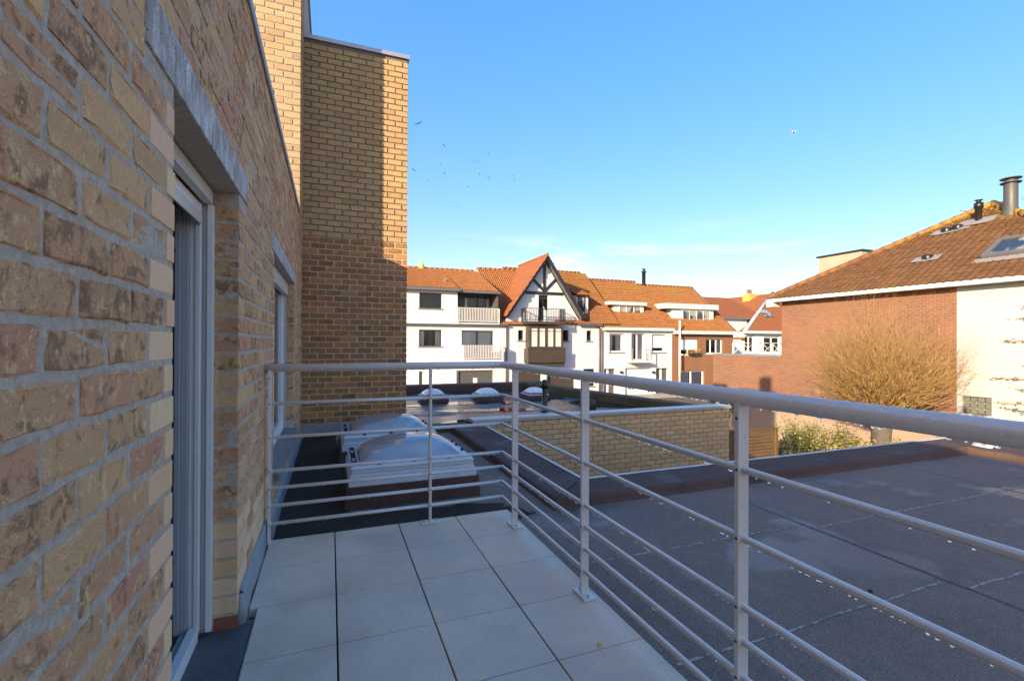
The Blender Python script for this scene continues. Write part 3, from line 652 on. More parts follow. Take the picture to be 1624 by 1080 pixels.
rf = MB().prism([(1.04, 6.96), (1.95, 6.96), (1.95, YY+.201), (XR-.1, YY+.201), (5.40, 12.4), (1.04, 12.4)], 2, ZD-.018, ZD).build('roof', 'bitumen_grey', an)
MB().box((1.035, 6.63, ZD-.05), (1.94, 6.98, .012)).build('mossy_kerb', 'moss_roof', an, .03)
for y in (7.55, 8.4, 9.25, 10.1, 10.95, 11.8): seam(1.06, y+.12, 6.2-(y-7.5)*.22, y-.10, .012, 'seam_dark', ZD, rf)
for a_ in ((2.9, 8.75, .9, .22, -.2), (4.35, 7.75, 1.05, .30, -.12), (5.3, 8.9, .55, .5, -.3), (2.2, 7.6, .6, .2, .1), (4.6, 10.3, .7, .35, -.1), (2.3, 9.9, .9, .25, 0), (3.6, 9.7, .6, .18, -.1), (5.6, 7.6, .5, .25, .1)):
    puddle(a_[0], a_[1], a_[2], a_[3], ZD+.006, rf, rot=a_[4])
pr = MB()
def oblique(b, p, q, th, z0, z1, mi=0):
    p, q = Vector(p), Vector(q); d = (q-p).normalized(); n = Vector((d.y, -d.x))*th
    b.prism([(p.x, p.y), (q.x, q.y), ((q+n).x, (q+n).y), ((p+n).x, (p+n).y)], 2, z0, z1, mi)
oblique(pr, (6.42, 6.87), (5.42, 12.3), -.32, ZD-.01, .085); pa = pr.build('parapet', 'moss_roof', an, .03)
pt = [Vector((6.42, 6.87)), Vector((5.42, 12.3))]
for i in range(5):
    a_, b_ = pt[0].lerp(pt[1], i/5+.004), pt[0].lerp(pt[1], (i+1)/5-.004); s = MB(); oblique(s, a_, b_, .012, ZD+.012, ZD+.14); s.build('edge_tile', 'bitumen_brown', pa)
pr = MB(); pr.box((1.04, 12.2, ZD-.01), (5.75, 12.6, .10)); pr.build('parapet', 'bitumen_brown', an, .03)
for i, (x, y, s, lb) in enumerate([(2.18, 10.72, .56, 'small white dome skylight on wet roof, the one beside the brick tower'), (3.42, 10.55, .56, 'small white dome skylight on wet roof, the middle one of three'), (4.55, 10.35, .50, 'small white dome skylight on wet roof, standing behind the black vent pipe')]):
    t = skylight((x, y, ZD), s, .55, .09, .05, .11, lb, group='small domes on the annex roof', big=False, name='roof_dome')
vp = thing('vent_pipe', 'black vent pipe with cap standing on the wet annex roof', 'pipe', (3.87, 8.32, ZD))
MB().lathe([(.085, 0), (.08, .02), (.048, .03), (.048, .44)], (3.87, 8.32, ZD), 18).build('pipe', 'pipe_black', vp)
MB().lathe([(.05, .43), (.072, .435), (.075, .50), (.068, .53), (.066, .56), (.04, .60), (0, .605)], (3.87, 8.32, ZD), 18).build('cap', 'pipe_black', vp)
tag(MB().lathe([(.09, 0), (.09, .10), (.075, .15), (.04, .175), (0, .18)], (4.86, 8.25, ZD), 20).build('roof_vent', 'pipe_black'), 'low round black roof vent near the annex coping', 'vent')
mp_ = MB().tube([(4.95, 7.05, ZD+.05), (6.3, 7.02, ZD+.04)], .022, 8).build('metal_strip', 'coping_metal'); tag(mp_, 'loose metal strip lying behind the annex coping', 'strip')

# ================================================================== FAR HOUSES
YH = 32.0
Z1 = lambda zx, zy, Y=YH: at(640+zx/4.319, 390+zy/4.319, Y)
Z2 = lambda zx, zy, Y=YH: at(900+zx/4.319, 400+zy/4.319, Y)
def rect(fn, x0, y0, x1, y1, Y=YH):
    a = fn(x0, (y0+y1)/2, Y); b = fn(x1, (y0+y1)/2, Y); c = fn((x0+x1)/2, y1, Y); d = fn((x0+x1)/2, y0, Y)
    return [a[0], b[0], c[1], d[1]]
def facade(parent, x0, x1, z0, z1, Y, holes, mat, rev=.14, nm='wall', back=5.5):
    xs = sorted({x0, x1} | {h[i] for h in holes for i in (0, 1)}); zs = sorted({z0, z1} | {h[i] for h in holes for i in (2, 3)})
    b = MB(); ins = lambda x, z: any(h[0] < x < h[1] and h[2] < z < h[3] for h in holes)
    for i in range(len(xs)-1):
        for j in range(len(zs)-1):
            if not ins((xs[i]+xs[i+1])/2, (zs[j]+zs[j+1])/2): b.quad((xs[i], Y, zs[j]), (xs[i+1], Y, zs[j]), (xs[i+1], Y, zs[j+1]), (xs[i], Y, zs[j+1]))
    for h in holes:
        a, c, d, e = h[:4]; q = Y+rev+.25
        b.quad((a, Y, d), (a, Y, e), (a, q, e), (a, q, d)); b.quad((c, Y, d), (c, q, d), (c, q, e), (c, Y, e)); b.quad((a, Y, e), (c, Y, e), (c, q, e), (a, q, e)); b.quad((a, Y, d), (a, q, d), (c, q, d), (c, Y, d))
    yb = Y+back
    b.quad((x0, Y, z0), (x0, Y, z1), (x0, yb, z1), (x0, yb, z0)); b.quad((x1, Y, z0), (x1, yb, z0), (x1, yb, z1), (x1, Y, z1)); b.quad((x0, Y, z1), (x1, Y, z1), (x1, yb, z1), (x0, yb, z1)); b.quad((x0, yb, z0), (x0, yb, z1), (x1, yb, z1), (x1, yb, z0))
    return b.build(nm, mat, parent)
def window(parent, r, Y, cols=2, rows=1, fm='frame_dark', fwid=.07, rec=.10, curtain=0, sill='sill_stone', nm='window', shutter=0):
    x0, x1, z0, z1 = r; y = Y+rec; b = MB(); fwd = fwid
    b.box((x0, y, z0), (x0+fwd, y+.07, z1)); b.box((x1-fwd, y, z0), (x1, y+.07, z1)); b.box((x0+fwd+.0005, y, z0), (x1-fwd-.0005, y+.07, z0+fwd)); b.box((x0+fwd+.0005, y, z1-fwd), (x1-fwd-.0005, y+.07, z1))
    for i in range(1, cols): xm = x0+(x1-x0)*i/cols; b.box((xm-fwd*.55, y-.004, z0+fwd), (xm+fwd*.55, y+.066, z1-fwd))
    for j in range(1, rows): zm = z0+(z1-z0)*j/rows; b.box((x0+fwd, y+.008, zm-fwd*.3), (x1-fwd, y+.06, zm+fwd*.3))
    w_ = b.build(nm, fm, parent)
    for i in range(cols):
        a = x0+(x1-x0)*i/cols; c = x0+(x1-x0)*(i+1)/cols
        MB().quad((a+.01, y+.04, z0+.01), (c-.01, y+.04, z0+.01), (c-.01, y+.04+rnd.uniform(-.004, .004), z1-.01), (a+.01, y+.04, z1-.01)).build('pane', 'glass_pane', w_)
    MB().box((x0-.05, y+.9, z0-.05), (x1+.05, y+.95, z1+.05)).build('room_back', 'dark_room', w_)
    if curtain:
        for sg in (0, 1):
            if curtain < 1: a, c = (x0, x0+(x1-x0)*curtain*.5) if sg == 0 else (x1-(x1-x0)*curtain*.5, x1)
            else: a, c = (x0, (x0+x1)/2-.02) if sg == 0 else ((x0+x1)/2+.02, x1)
            n = max(6, int((c-a)/.045)); vs = []
            for i in range(n+1): yy = y+.17+.03*math.sin(i*1.35+sg); vs += [(a+(c-a)*i/n, yy, z0+.03), (a+(c-a)*i/n, yy, z1-.03)]
            MB().add(vs, [(2*i, 2*i+2, 2*i+3, 2*i+1) for i in range(n)], 0, True).build('curtain', 'curtain', w_)
    if shutter:
        b = MB(); n = 10; zb = z1-(z1-z0)*shutter
        for i in range(n): zz = zb+(z1-zb)*i/n; b.box((x0+.02, y-.03, zz+.004), (x1-.02, y-.012, zz+(z1-zb)/n))
        b.build('roller_shutter', 'shutter_white', w_)
    if sill: box('sill', (x0-.08, Y-.06, z0-.07), (x1+.08, Y+rec+.02, z0-.004), sill, w_)
    return w_
def pantile(parent, e0, e1, up_, mat, tw=.19, th=.30, amp=.05, lip=.045, clip=(), nm='roof', flip=1, stagger=0., extra=()):
    """tiled slope from eave e0-e1 along up_; each row its own strip with the tile wave"""
    e0, e1, up_ = Vector(e0), Vector(e1), Vector(up_); U = e1-e0; W = U.length; u = U/W; L = up_.length; v = up_/L; n = u.cross(v)*flip
    rows = max(1, round(L/th)); cols = max(1, round(W/tw)); b = MB(); pr = [(0, -.35), (.22, .55), (.42, 1.), (.62, .55), (.82, -.45), (1., -.75)]
    for r_ in range(rows):
        jz = rnd.uniform(-.006, .006); sh = stagger*(r_ % 2)*tw
        for c in range(cols+(1 if stagger else 0)):
            jj = rnd.uniform(-.008, .008); vs = []
            for (t, h) in pr:
                p = e0+u*((c+t)/cols*W-sh); o = h*amp+jz+jj
                vs += [p+v*(r_/rows*L-.03)+n*(o+lip), p+v*((r_+1)/rows*L)+n*o, p+v*(r_/rows*L-.03)+n*(o-.005)]
            k = len(pr); b.add(vs, [(3*i, 3*i+3, 3*i+4, 3*i+1) for i in range(k-1)]+[(3*i+2, 3*i+5, 3*i+3, 3*i) for i in range(k-1)], 0, False)
    b.add([e0-n*.06, e1-n*.06, e1+up_-n*.06, e0+up_-n*.06], [(0, 1, 2, 3)])
    me = b.mesh(nm, mat)
    if clip:
        bm = bmesh.new(); bm.from_mesh(me)
        for co, no in clip: bmesh.ops.bisect_plane(bm, geom=bm.verts[:]+bm.edges[:]+bm.faces[:], plane_co=co, plane_no=no, clear_outer=True)
        bm.to_mesh(me); bm.free()
    o = bpy.data.objects.new(nm, me); COL.objects.link(o); link(o, parent); return o
def ridge(parent, a, b, r=.10, mat='pantile_orange'):
    a, b = Vector(a), Vector(b); n = max(2, int((b-a).length/.4)); m_ = MB()
    for i in range(n):
        p, q = a.lerp(b, i/n), a.lerp(b, (i+1.06)/n); m_.tube([p, q], [r*1.12, r], 8)
    m_.build('ridge_tiles', mat, parent)
def pickets(parent, p, q, h, mat, sp=.12, t=.022, rail=.045, nm='balcony_railing', posts=True, foot=.10):
    p, q = Vector(p), Vector(q); b = MB(); L = (q-p).length; d = (q-p)/L
    n = max(2, int(L/sp))
    hw = lambda c, w_, z0, z1: b.box((c.x-w_, c.y-w_, z0), (c.x+w_, c.y+w_, z1))
    for i in range(n+1):
        c = p.lerp(q, i/n); hw(c, t if i not in (0, n) else t*1.8, p.z+(foot if i not in (0, n) else 0), p.z+h-.001)
    for z in (p.z+foot, p.z+h):
        e = Vector((abs(d.y), abs(d.x), 0))*rail*.8
        b.box((min(p.x, q.x)-e.x, min(p.y, q.y)-e.y, z-rail*.5), (max(p.x, q.x)+e.x, max(p.y, q.y)+e.y, z+rail*.5))
    return b.build(nm, mat, parent)

# ---- house A: white rendered house with loggia and two white balconies
hA = thing('white_house', 'white rendered house with orange pantile roof, grey windows and white picket balconies', 'house', (8, YH, GZ))
xa0 = at(560, 540, YH)[0]; xa1 = at(803, 540, YH)[0]; xl = Z1(365, 400)[0]; xr = Z1(633, 400)[0]
zmid = Z1(300, 532)[1]; zE = Z1(200, 300)[1]; zEr = Z1(500, 322)[1]
w1 = rect(Z1, 108, 322, 262, 428, YH-.2); w2 = rect(Z1, 106, 574, 260, 688); w3 = rect(Z1, 398, 580, 614, 775); gd = rect(Z1, 362, 852, 614, 1290); d1 = rect(Z1, 105, 858, 258, 1290)
gd[2] = d1[2] = GZ
facade(hA, xa0, xa1, GZ, zmid-.02, YH, [w2, w3, gd, d1], 'plaster_white')
facade(hA, xa0, xl, zmid-.019, zE, YH-.2, [w1], 'plaster_white', nm='upper_wall')
box('floor_band', (xa0, YH-.26, zmid-.10), (xa1-.05, YH+.02, zmid-.021), 'gutter_grey', hA)
wl = rect(Z1, 415, 350, 600, 530, YH+1.1); wl[2] = zmid+.12
facade(hA, xl+.001, xr+.3, zmid-.018, zEr+.05, YH+1.1, [wl], 'grey_boards', nm='loggia_wall', back=3)
MB().box((xr-.02, YH-.1, zmid-.017), (xr+.14, YH+1.099, zEr)).build('loggia_side', 'grey_boards', hA)
window(hA, wl, YH+1.1, 2, 1, curtain=.3, sill=None)
window(hA, w1, YH-.2, 2, 1); window(hA, w2, YH, 2, 1, curtain=.5); window(hA, w3, YH, 2, 1, curtain=1.0, sill=None)
g = MB(); n = 12
for i in range(n): z0 = gd[2]+(gd[3]-gd[2])*i/n; g.box((gd[0]+.15, YH+.12, z0+.006), (gd[1], YH+.16, z0+(gd[3]-gd[2])/n-.006))
gdo = g.build('garage_door', 'grey_boards', hA); box('door_frame', (gd[0], YH+.02, gd[2]), (gd[0]+.15, YH+.12, gd[3]), 'grey_boards', gdo)
box('notice', ((gd[0]+gd[1])/2-.12, YH+.105, gd[3]-1.02), ((gd[0]+gd[1])/2+.18, YH+.118, gd[3]-.55), 'shutter_white', gdo)
for dx in (-.55, -.02, .5): box('notice', ((gd[0]+gd[1])/2+dx-.13, YH+.105, gd[3]-1.42), ((gd[0]+gd[1])/2+dx+.16, YH+.118, gd[3]-1.14), 'shutter_white', gdo)
box('garage_door', (d1[0]+.25, YH+.05, GZ), (d1[1], YH+.1, d1[3]), 'shutter_white', hA); box('door_reveal', (d1[0], YH+.13, GZ), (d1[0]+.249, YH+.16, d1[3]), 'gutter_grey', hA)
box('balcony_slab', (xl-.02, YH-.32, zmid-.015), (Z1(648, 530)[0], YH+1.09, zmid+.07), 'plaster_white', hA)
xb1 = Z1(645, 470)[0]; pickets(hA, (xl, YH-.28, zmid+.07), (xb1, YH-.28, zmid+.07), 1.02, 'trim_white', .115)
zb2 = Z1(500, 778)[1]; xb2, xb3 = Z1(392, 720)[0], Z1(655, 720)[0]
box('balcony_slab', (xb2-.05, YH-.82, zb2-.12), (xb3+.05, YH-.001, zb2), 'plaster_white', hA)
pickets(hA, (xb2, YH-.78, zb2), (xb3, YH-.78, zb2), .98, 'trim_white', .115); pickets(hA, (xb3, YH-.70, zb2), (xb3, YH-.06, zb2), .98, 'trim_white', .115); pickets(hA, (xb2, YH-.70, zb2), (xb2, YH-.06, zb2), .98, 'trim_white', .115)
YR = YH+5.2
zRA = at(720, 429, YR)[1]; zRB = at(790, 428.5, YR)[1]
pantile(hA, (xa0-.2, YH-.45, zE+.1), (xl+.05, YH-.45, zE+.1), (0, YR-YH+.45, zRA-zE-.1), 'pantile_orange', .17, .27)
pantile(hA, (xl+.051, YH-.28, zEr+.12), (xr+.15, YH-.28, zEr+.12), (0, YR-YH+.28, zRA-zEr-.12), 'pantile_orange', .17, .27)
box('gutter', (xa0, YH-.58, zE-.08), (xl+.1, YH-.44, zE+.09), 'gutter_grey', hA); box('gutter', (xl+.101, YH-.40, zEr-.05), (xr+.22, YH-.27, zEr+.10), 'gutter_grey', hA)
box('soffit', (xl+.02, YH-.26, zEr-.0), (xr+.16, YH+1.1, zEr+.06), 'gutter_grey', hA); box('soffit', (xa0, YH-.43, zE+.001), (xl+.02, YH-.19, zE+.05), 'gutter_grey', hA)
ridge(hA, (xa0, YR, zRA+.04), (xr-.2, YR, zRA+.04)); xq = at(822, 430, YR)[0]
pantile(hA, (xr+.151, YH-.2, zmid+.02), (xa1+3.0, YH-.2, zmid+.02), (0, YR-YH+.2, zRB-zmid-.02), 'pantile_orange', .17, .27)
ridge(hA, (xr+.1, YR, zRB+.05), (xq+2.6, YR, zRB+.05))
MB().prism([(YH-.1, zmid), (YR, zRB-.08), (YH+9, zmid)], 0, xr+.16, xr+.3).build('gable_wall', 'plaster_white', hA)
ch = at(668.5, 424, YR); MB().lathe([(.24, -.3), (.24, .18), (.15, .34), (.06, .44), (.06, .6)], (ch[0], YR, zRA), 10).build('chimney_pot', 'chimney_yellow', hA)
MB().tube([(xa1-.02, YH-.1, zmid-.1), (xa1-.02, YH-.1, GZ)], .06, 8).build('downpipe', 'copper_pipe', hA); box('gutter', (xr+.3, YH-.34, zmid-.07), (xa1+.02, YH-.2, zmid+.03), 'gutter_grey', hA)
vpx = at(707, 450, YH+1)[0]; MB().tube([(vpx, YH+1.2, zE+.45), (vpx, YH+1.2, zE+1.0)], .05, 8).build('vent', 'lead_flashing', hA)

# ---- house C: half-timbered gable with balcony and bay
hC = thing('gabled_house', 'white house with dark timbered gable, black balcony and brown bay window', 'house', (15.5, YH, GZ))
xc0, xc1 = xa1+.001, Z1(1345, 600)[0]
zeC = Z1(1270, 535)[1]
sw = [rect(Z1, 785, 577, 822, 648), rect(Z1, 1092, 577, 1130, 652), rect(Z1, 1254, 580, 1288, 652), rect(Z1, 1232, 842, 1308, 925)]
dw = rect(Z1, 925, 338, 990, 515); g1 = rect(Z1, 775, 850, 942, 1300); g2 = rect(Z1, 985, 850, 1170, 1300); g1[2] = g2[2] = GZ
sw[3][2] = GZ+.9
apex = Z1(968, 100); fl_, fr_ = Z1(712, 478), Z1(1198, 490)
facade(hC, xc0, xc1, GZ, zeC-.02, YH, sw+[g1, g2], 'plaster_white')
# gable front with the balcony door opening left free
gm = MB(); zg0 = zeC-.019; zap = apex[1]-.1
def gx(z, s): return (fl_[0]+(apex[0]-fl_[0])*(z-fl_[1])/(apex[1]-fl_[1])) if s < 0 else (fr_[0]+(apex[0]-fr_[0])*(z-fr_[1])/(apex[1]-fr_[1]))
gm.prism([(gx(zg0, -1)+.1, zg0), (dw[0], zg0), (dw[0], dw[3]), (gx(dw[3], -1)+.1, dw[3])], 1, YH, YH+.3)
gm.prism([(dw[1], zg0), (gx(zg0, 1)-.1, zg0), (gx(dw[3], 1)-.1, dw[3]), (dw[1], dw[3])], 1, YH, YH+.3)
gm.prism([(gx(dw[3], -1)+.1, dw[3]+.0005), (gx(dw[3], 1)-.1, dw[3]+.0005), (apex[0], zap)], 1, YH, YH+.3)
gm.build('gable_wall', 'plaster_white', hC)
for i, q in enumerate(sw): window(hC, q, YH, 1 if i < 3 else 3, 1, 'grey_boards' if i < 3 else 'brown_boards', .06)
window(hC, [dw[0], dw[1], zg0, dw[3]], YH, 2, 4, 'iron_black', .06, sill=None, nm='balcony_door')
def beam(x0, z0, x1, z1, t=.11):
    d = Vector((x1-x0, z1-z0)); n = Vector((-d.y, d.x)).normalized()*t
    MB().prism([(x0-n.x, z0-n.y), (x1-n.x, z1-n.y), (x1+n.x, z1+n.y), (x0+n.x, z0+n.y)], 1, YH-.05-rnd.uniform(0, .01), YH+.02).build('timber_beam', 'frame_dark', hC)
pz = Z1(968, 318)[1]; zb = Z1(968, 325)[1]
beam(apex[0]-.04, apex[1]-.3, apex[0]-.04, pz, .10); beam(gx(zb, -1)+.15, zb, gx(zb, 1)-.15, zb, .11)
for s in (-1, 1): bx_, bz_ = Z1(886 if s < 0 else 1046, 226); beam(bx_, bz_, apex[0]-.04+s*.05, pz+.1, .10)
# verge boards and gable roof
for s, ft in ((-1, fl_), (1, fr_)):
    d = Vector((apex[0]-ft[0], apex[1]-ft[1])); n = Vector((-d.y, d.x)).normalized()*(-s); e = Vector(ft)-d*.04; a_ = Vector(apex)+Vector((0, .0))
    o_ = [(e.x, e.y), (a_.x-s*.0, a_.y), (a_.x, a_.y+.34), (e.x+n.x*.24, e.y+n.y*.24)]
    MB().prism(o_, 1, YH-.5-.004*(s > 0), YH-.40).build('verge_board', 'frame_dark', hC)
    MB().prism([(e.x, e.y), (a_.x, a_.y), (a_.x, a_.y+.1), (e.x+n.x*.08, e.y+n.y*.08)], 1, YH-.399, YH+.0).build('soffit', 'gutter_grey', hC)
    e3 = Vector((e.x+n.x*.24, YH-.5, e.y+n.y*.24)); a3 = Vector((apex[0], YH-.5, apex[1]+.34))
    if s < 0: pantile(hC, e3+Vector((0, 5.6, 0)), e3, a3-e3, 'pantile_orange' if s > 0 else 'tile_flat_orange', .2, .22, .008, .02, nm='gable_roof', stagger=.5)
    else: pantile(hC, e3, e3+Vector((0, 5.6, 0)), a3-e3, 'pantile_orange', .19, .27, nm='gable_roof')
ridge(hC, (apex[0], YH-.5, apex[1]+.36), (apex[0], YH+5.2, apex[1]+.36))
# main roof right of the gable, with dormer
zRC = at(905, 432.5, YR)[1]
xrc = at(928.5, 432, YR)[0]; pm_ = pantile(hC, (apex[0]+.8, YH-.25, zeC+.02), (xrc, YH-.25, zeC+.02), (0, YR-YH+.25, zRC-zeC-.02), 'pantile_mossy', .18, .28)
ridge(hC, (apex[0]-1.5, YR, zRC+.04), (xrc-.6, YR, zRC+.04), mat='pantile_mossy')
MB().prism([(YH-.1, zeC), (YR, zRC-.06), (YH+9, zeC)], 0, xrc-.25, xrc-.1).build('gable_wall', 'plaster_white', hC)
box('gutter', (fr_[0]-.2, YH-.40, zeC-.10), (xc1+.05, YH-.26, zeC), 'gutter_grey', hC); MB().tube([(xc1-.08, YH-.1, zeC-.1), (xc1-.08, YH-.1, GZ)], .06, 8).build('downpipe', 'copper_pipe', hC)
dx0, dx1 = Z1(1183, 400, YH+.7)[0], Z1(1264, 400, YH+.7)[0]; dz0, dz1 = Z1(1220, 462, YH+.7)[1], Z1(1220, 340, YH+.7)[1]
dm_ = MB().box((dx0, YH+.7, dz0-.3), (dx1, YH+3.6, dz1)).build('dormer', 'plaster_white', hC)
wq = [dx0+.1, dx1-.28, dz0+.1, dz1-.05]
def subwin(par, r, Y, cols, rows, fm, fw_=.07):
    x0, x1, z0, z1 = r; b = MB()
    b.box((x0, Y-.05, z0), (x0+fw_, Y-.003, z1)); b.box((x1-fw_, Y-.05, z0), (x1, Y-.003, z1)); b.box((x0+fw_, Y-.049, z0), (x1-fw_, Y-.003, z0+fw_)); b.box((x0+fw_, Y-.049, z1-fw_), (x1-fw_, Y-.003, z1))
    for i in range(1, cols): xm = x0+(x1-x0)*i/cols; b.box((xm-fw_*.5, Y-.047, z0+fw_), (xm+fw_*.5, Y-.003, z1-fw_))
    for j in range(1, rows): zm = z0+(z1-z0)*j/rows; b.box((x0+fw_, Y-.045, zm-fw_*.3), (x1-fw_, Y-.003, zm+fw_*.3))
    b.build('window_frame', fm, par)
    for i in range(cols): MB().box((x0+(x1-x0)*i/cols+.02, Y-.02, z0+.02), (x0+(x1-x0)*(i+1)/cols-.02, Y-.0025, z1-.02)).build('pane', 'pane_dark', par)
m = Mat('pane_dark', (.035, .04, .045, 1), .06, spec=.7); n = m.noise(1.6, 3); m.col(m.mix(m.rng(n, .45, .55), (.03, .035, .04, 1), (.30, .29, .25, 1))); MATS['pane_dark'] = m.m
subwin(dm_, wq, YH+.7, 2, 3, 'iron_black')
pantile(dm_, (dx0-.1, YH+.45, dz1+.02), (dx1+.15, YH+.45, dz1+.02), (0, 3.4, 1.25), 'pantile_mossy', .18, .28, nm='dormer_roof')
# balcony and bay
zbal = Z1(970, 522)[1]; bx0, bx1 = Z1(840, 470, YH-.9)[0], Z1(1106, 470, YH-.9)[0]
box('balcony_slab', (bx0-.03, YH-.95, zbal-.20), (bx1+.03, YH-.002, zbal-.001), 'brown_boards', hC)
pickets(hC, (bx0, YH-.9, zbal), (bx1, YH-.9, zbal), .93, 'iron_black', .13, .012, .04); pickets(hC, (bx0, YH-.85, zbal), (bx0, YH-.05, zbal), .93, 'iron_black', .13, .012, .04); pickets(hC, (bx1, YH-.85, zbal), (bx1, YH-.05, zbal), .93, 'iron_black', .13, .012, .04)
by = YH-.75; wb = rect(Z1, 868, 556, 1086, 698, by); bb = rect(Z1, 852, 702, 1108, 828, by)
bay = MB(); bay.box((wb[0]-.06, by+.1, wb[2]), (wb[1]+.06, YH-.003, wb[3]+.02)); bayo = bay.build('bay_window', 'brown_boards', hC)
x0, x1, z0, z1 = wb
b = MB()
for i in range(5): xm = x0+(x1-x0)*i/4; wd = .07 if i not in (2,) else .10; b.box((xm-wd, by, z0), (xm+wd, by+.099, z1))
b.box((x0, by+.002, z0), (x1, by+.098, z0+.09)); b.box((x0, by+.002, z1-.09), (x1, by+.098, z1)); b.box((x0, by+.01, z1-.32), (x1, by+.09, z1-.28)); b.build('window_frame', 'brown_boards', bayo)
for i in range(4): MB().box((x0+(x1-x0)*i/4+.06, by+.04, z0+.08), (x0+(x1-x0)*(i+1)/4-.06, by+.0995, z1-.05)).build('pane', 'bay_pane', bayo) if 'bay_pane' in MATS else None
m = Mat('bay_pane', (.5, .48, .42, 1), .12, spec=.6); n = m.noise(8, 2, .5, m.scale(None, (1, 1, .05))); m.col(m.mix(n, (.45, .43, .38, 1), (.70, .68, .62, 1))); MATS['bay_pane'] = m.m
for i in range(4): MB().box((x0+(x1-x0)*i/4+.06, by+.04, z0+.08), (x0+(x1-x0)*(i+1)/4-.06, by+.0995, z1-.05)).build('pane', 'bay_pane', bayo)
b = MB(); n = 22
for i in range(n): a_ = bb[0]+(bb[1]-bb[0])*i/n; b.box((a_+.004, by-.05, bb[2]+.3), (a_+(bb[1]-bb[0])/n-.004, by-.02, bb[3]))
b.box((bb[0], by-.019, bb[2]+.29), (bb[1], YH-.001, bb[3]-.01)); b.box((bb[0]+.1, by+.1, bb[2]), (bb[1]-.02, YH-.002, bb[2]+.289)); b.box((bb[0]-.03, by-.07, bb[3]-.06), (bb[1]+.03, by-.051, bb[3]+.03)); b.build('bay_panel', 'brown_boards', bayo)
for q in (g1, g2):
    b = MB(); n = 24
    for i in range(n): a_ = q[0]+(q[1]-q[0])*i/n; b.box((a_+.004, YH+.1, GZ), (a_+(q[1]-q[0])/n-.004, YH+.13, q[3]))
    b.box((q[0], YH+.131, GZ), (q[1], YH+.2, q[3])); b.build('garage_door', 'brown_boards', hC)
MB().tube([((g1[1]+g2[0])/2+.2, YH-.05, bb[2]+.3), ((g1[1]+g2[0])/2+.2, YH-.05, GZ)], .05, 8).build('downpipe', 'brown_boards', hC)

# ---- house D: white terraced house with box dormer
def box_dormer(h, fn, band, body, wr, cols, Yd, depth, cheek='plaster_white'):
    b0 = rect(fn, *body, Yd); bd = rect(fn, *band, Yd-.25)
    d_ = MB(); zt = bd[2]
    d_.box((b0[0], Yd, b0[2]), (b0[1], Yd+depth, zt)); do = d_.build('dormer', cheek, h)
    box('dormer_roof', (bd[0], Yd-.25, bd[2]+.001), (bd[1], Yd+depth, bd[3]), 'trim_white', do)
    w_ = rect(fn, *wr, Yd); subwin(do, w_, Yd, cols, 1, 'pvc_white', .07)
    return do
hD = thing('white_terraced_house', 'white terraced house with box dormer, small balcony and orange roof', 'house', (23, YH, GZ))
xd0, xd1 = xc1+.001, Z2(716, 650)[0]; zeD = Z2(480, 524)[1]
wd_ = [rect(Z2, 288, 558, 386, 686), rect(Z2, 438, 556, 532, 742), rect(Z2, 578, 562, 672, 686), rect(Z2, 395, 792, 572, 1300), rect(Z2, 250, 798, 326, 1300), rect(Z2, 606, 794, 688, 1300)]
for q in wd_[3:]: q[2] = GZ
facade(hD, xd0, xd1, GZ, zeD-.02, YH, wd_, 'plaster_white', .22)
window(hD, wd_[0], YH, 1, 1, 'pvc_white', .12, .22, curtain=.8); window(hD, wd_[1], YH, 2, 1, 'pvc_white', .10, .22, curtain=.8, sill=None, nm='balcony_door'); window(hD, wd_[2], YH, 1, 1, 'pvc_white', .12, .22, shutter=.75)
for q, nm in zip(wd_[3:], ('garage_door', 'front_door', 'front_door')):
    dr_ = box(nm, (q[0]+.1, YH+.2, GZ), (q[1], YH+.26, q[3]), 'shutter_white' if nm == 'garage_door' else 'grey_boards', hD)
    if nm != 'garage_door': box('door_frame', (q[1]-.7, YH+.19, GZ), (q[1]-.5, YH+.199, q[3]), 'pvc_white', dr_)
zs = Z2(490, 742)[1]; s0, s1 = Z2(425, 745, YH-.4)[0], Z2(560, 745, YH-.4)[0]
box('balcony_slab', (s0, YH-.75, zs-.14), (s1, YH-.001, zs-.01), 'plaster_white', hD)
pickets(hD, (s0+.05, YH-.7, zs-.009), (s1-.05, YH-.7, zs-.009), .95, 'coping_metal', .6, .012, .02); pickets(hD, (s1-.05, YH-.68, zs-.009), (s1-.05, YH-.02, zs-.009), .95, 'coping_metal', .33, .012, .02)
box('cornice', (xd0+.2, YH-.32, zeD-.16), (xd1+.02, YH-.002, zeD+.10), 'trim_white', hD)
zRD = at(990, 447, YR)[1]; xd_r = at(1024, 450, YR)[0]
pantile(hD, (xd0-.35, YH-.3, zeD+.10), (xd1+.0, YH-.3, zeD+.10), (0, YR-YH+.3, zRD-zeD-.1), 'pantile_mossy', .18, .28); ridge(hD, (xd0-.35, YR, zRD+.05), (xd1, YR, zRD+.05), mat='pantile_mossy')
MB().prism([(YH-.1, zeD), (YR, zRD-.06), (YH+9, zeD)], 0, xd1-.2, xd1-.03).build('gable_wall', 'plaster_white', hD)
box_dormer(hD, Z2, (288, 340, 545, 363), (318, 364, 522, 432), (350, 366, 504, 426), 3, YH+1.3, 2.6)
cx_ = at(1021, 442, YR); MB().lathe([(.17, -.6), (.17, .95), (.23, .97), (.23, 1.1), (.12, 1.15), (.12, 1.3), (.22, 1.32), (0, 1.36)], (cx_[0], YR, zRD), 12).build('flue', 'pipe_black', hD)
lp = Z2(455, 845)  # lamps beside the doors
for px_ in (365, 585): q = Z2(px_, 818); box('wall_lamp', (q[0]-.1, YH-.16, q[1]-.12), (q[0]+.1, YH-.001, q[1]+.04), 'iron_black', hD, .02)
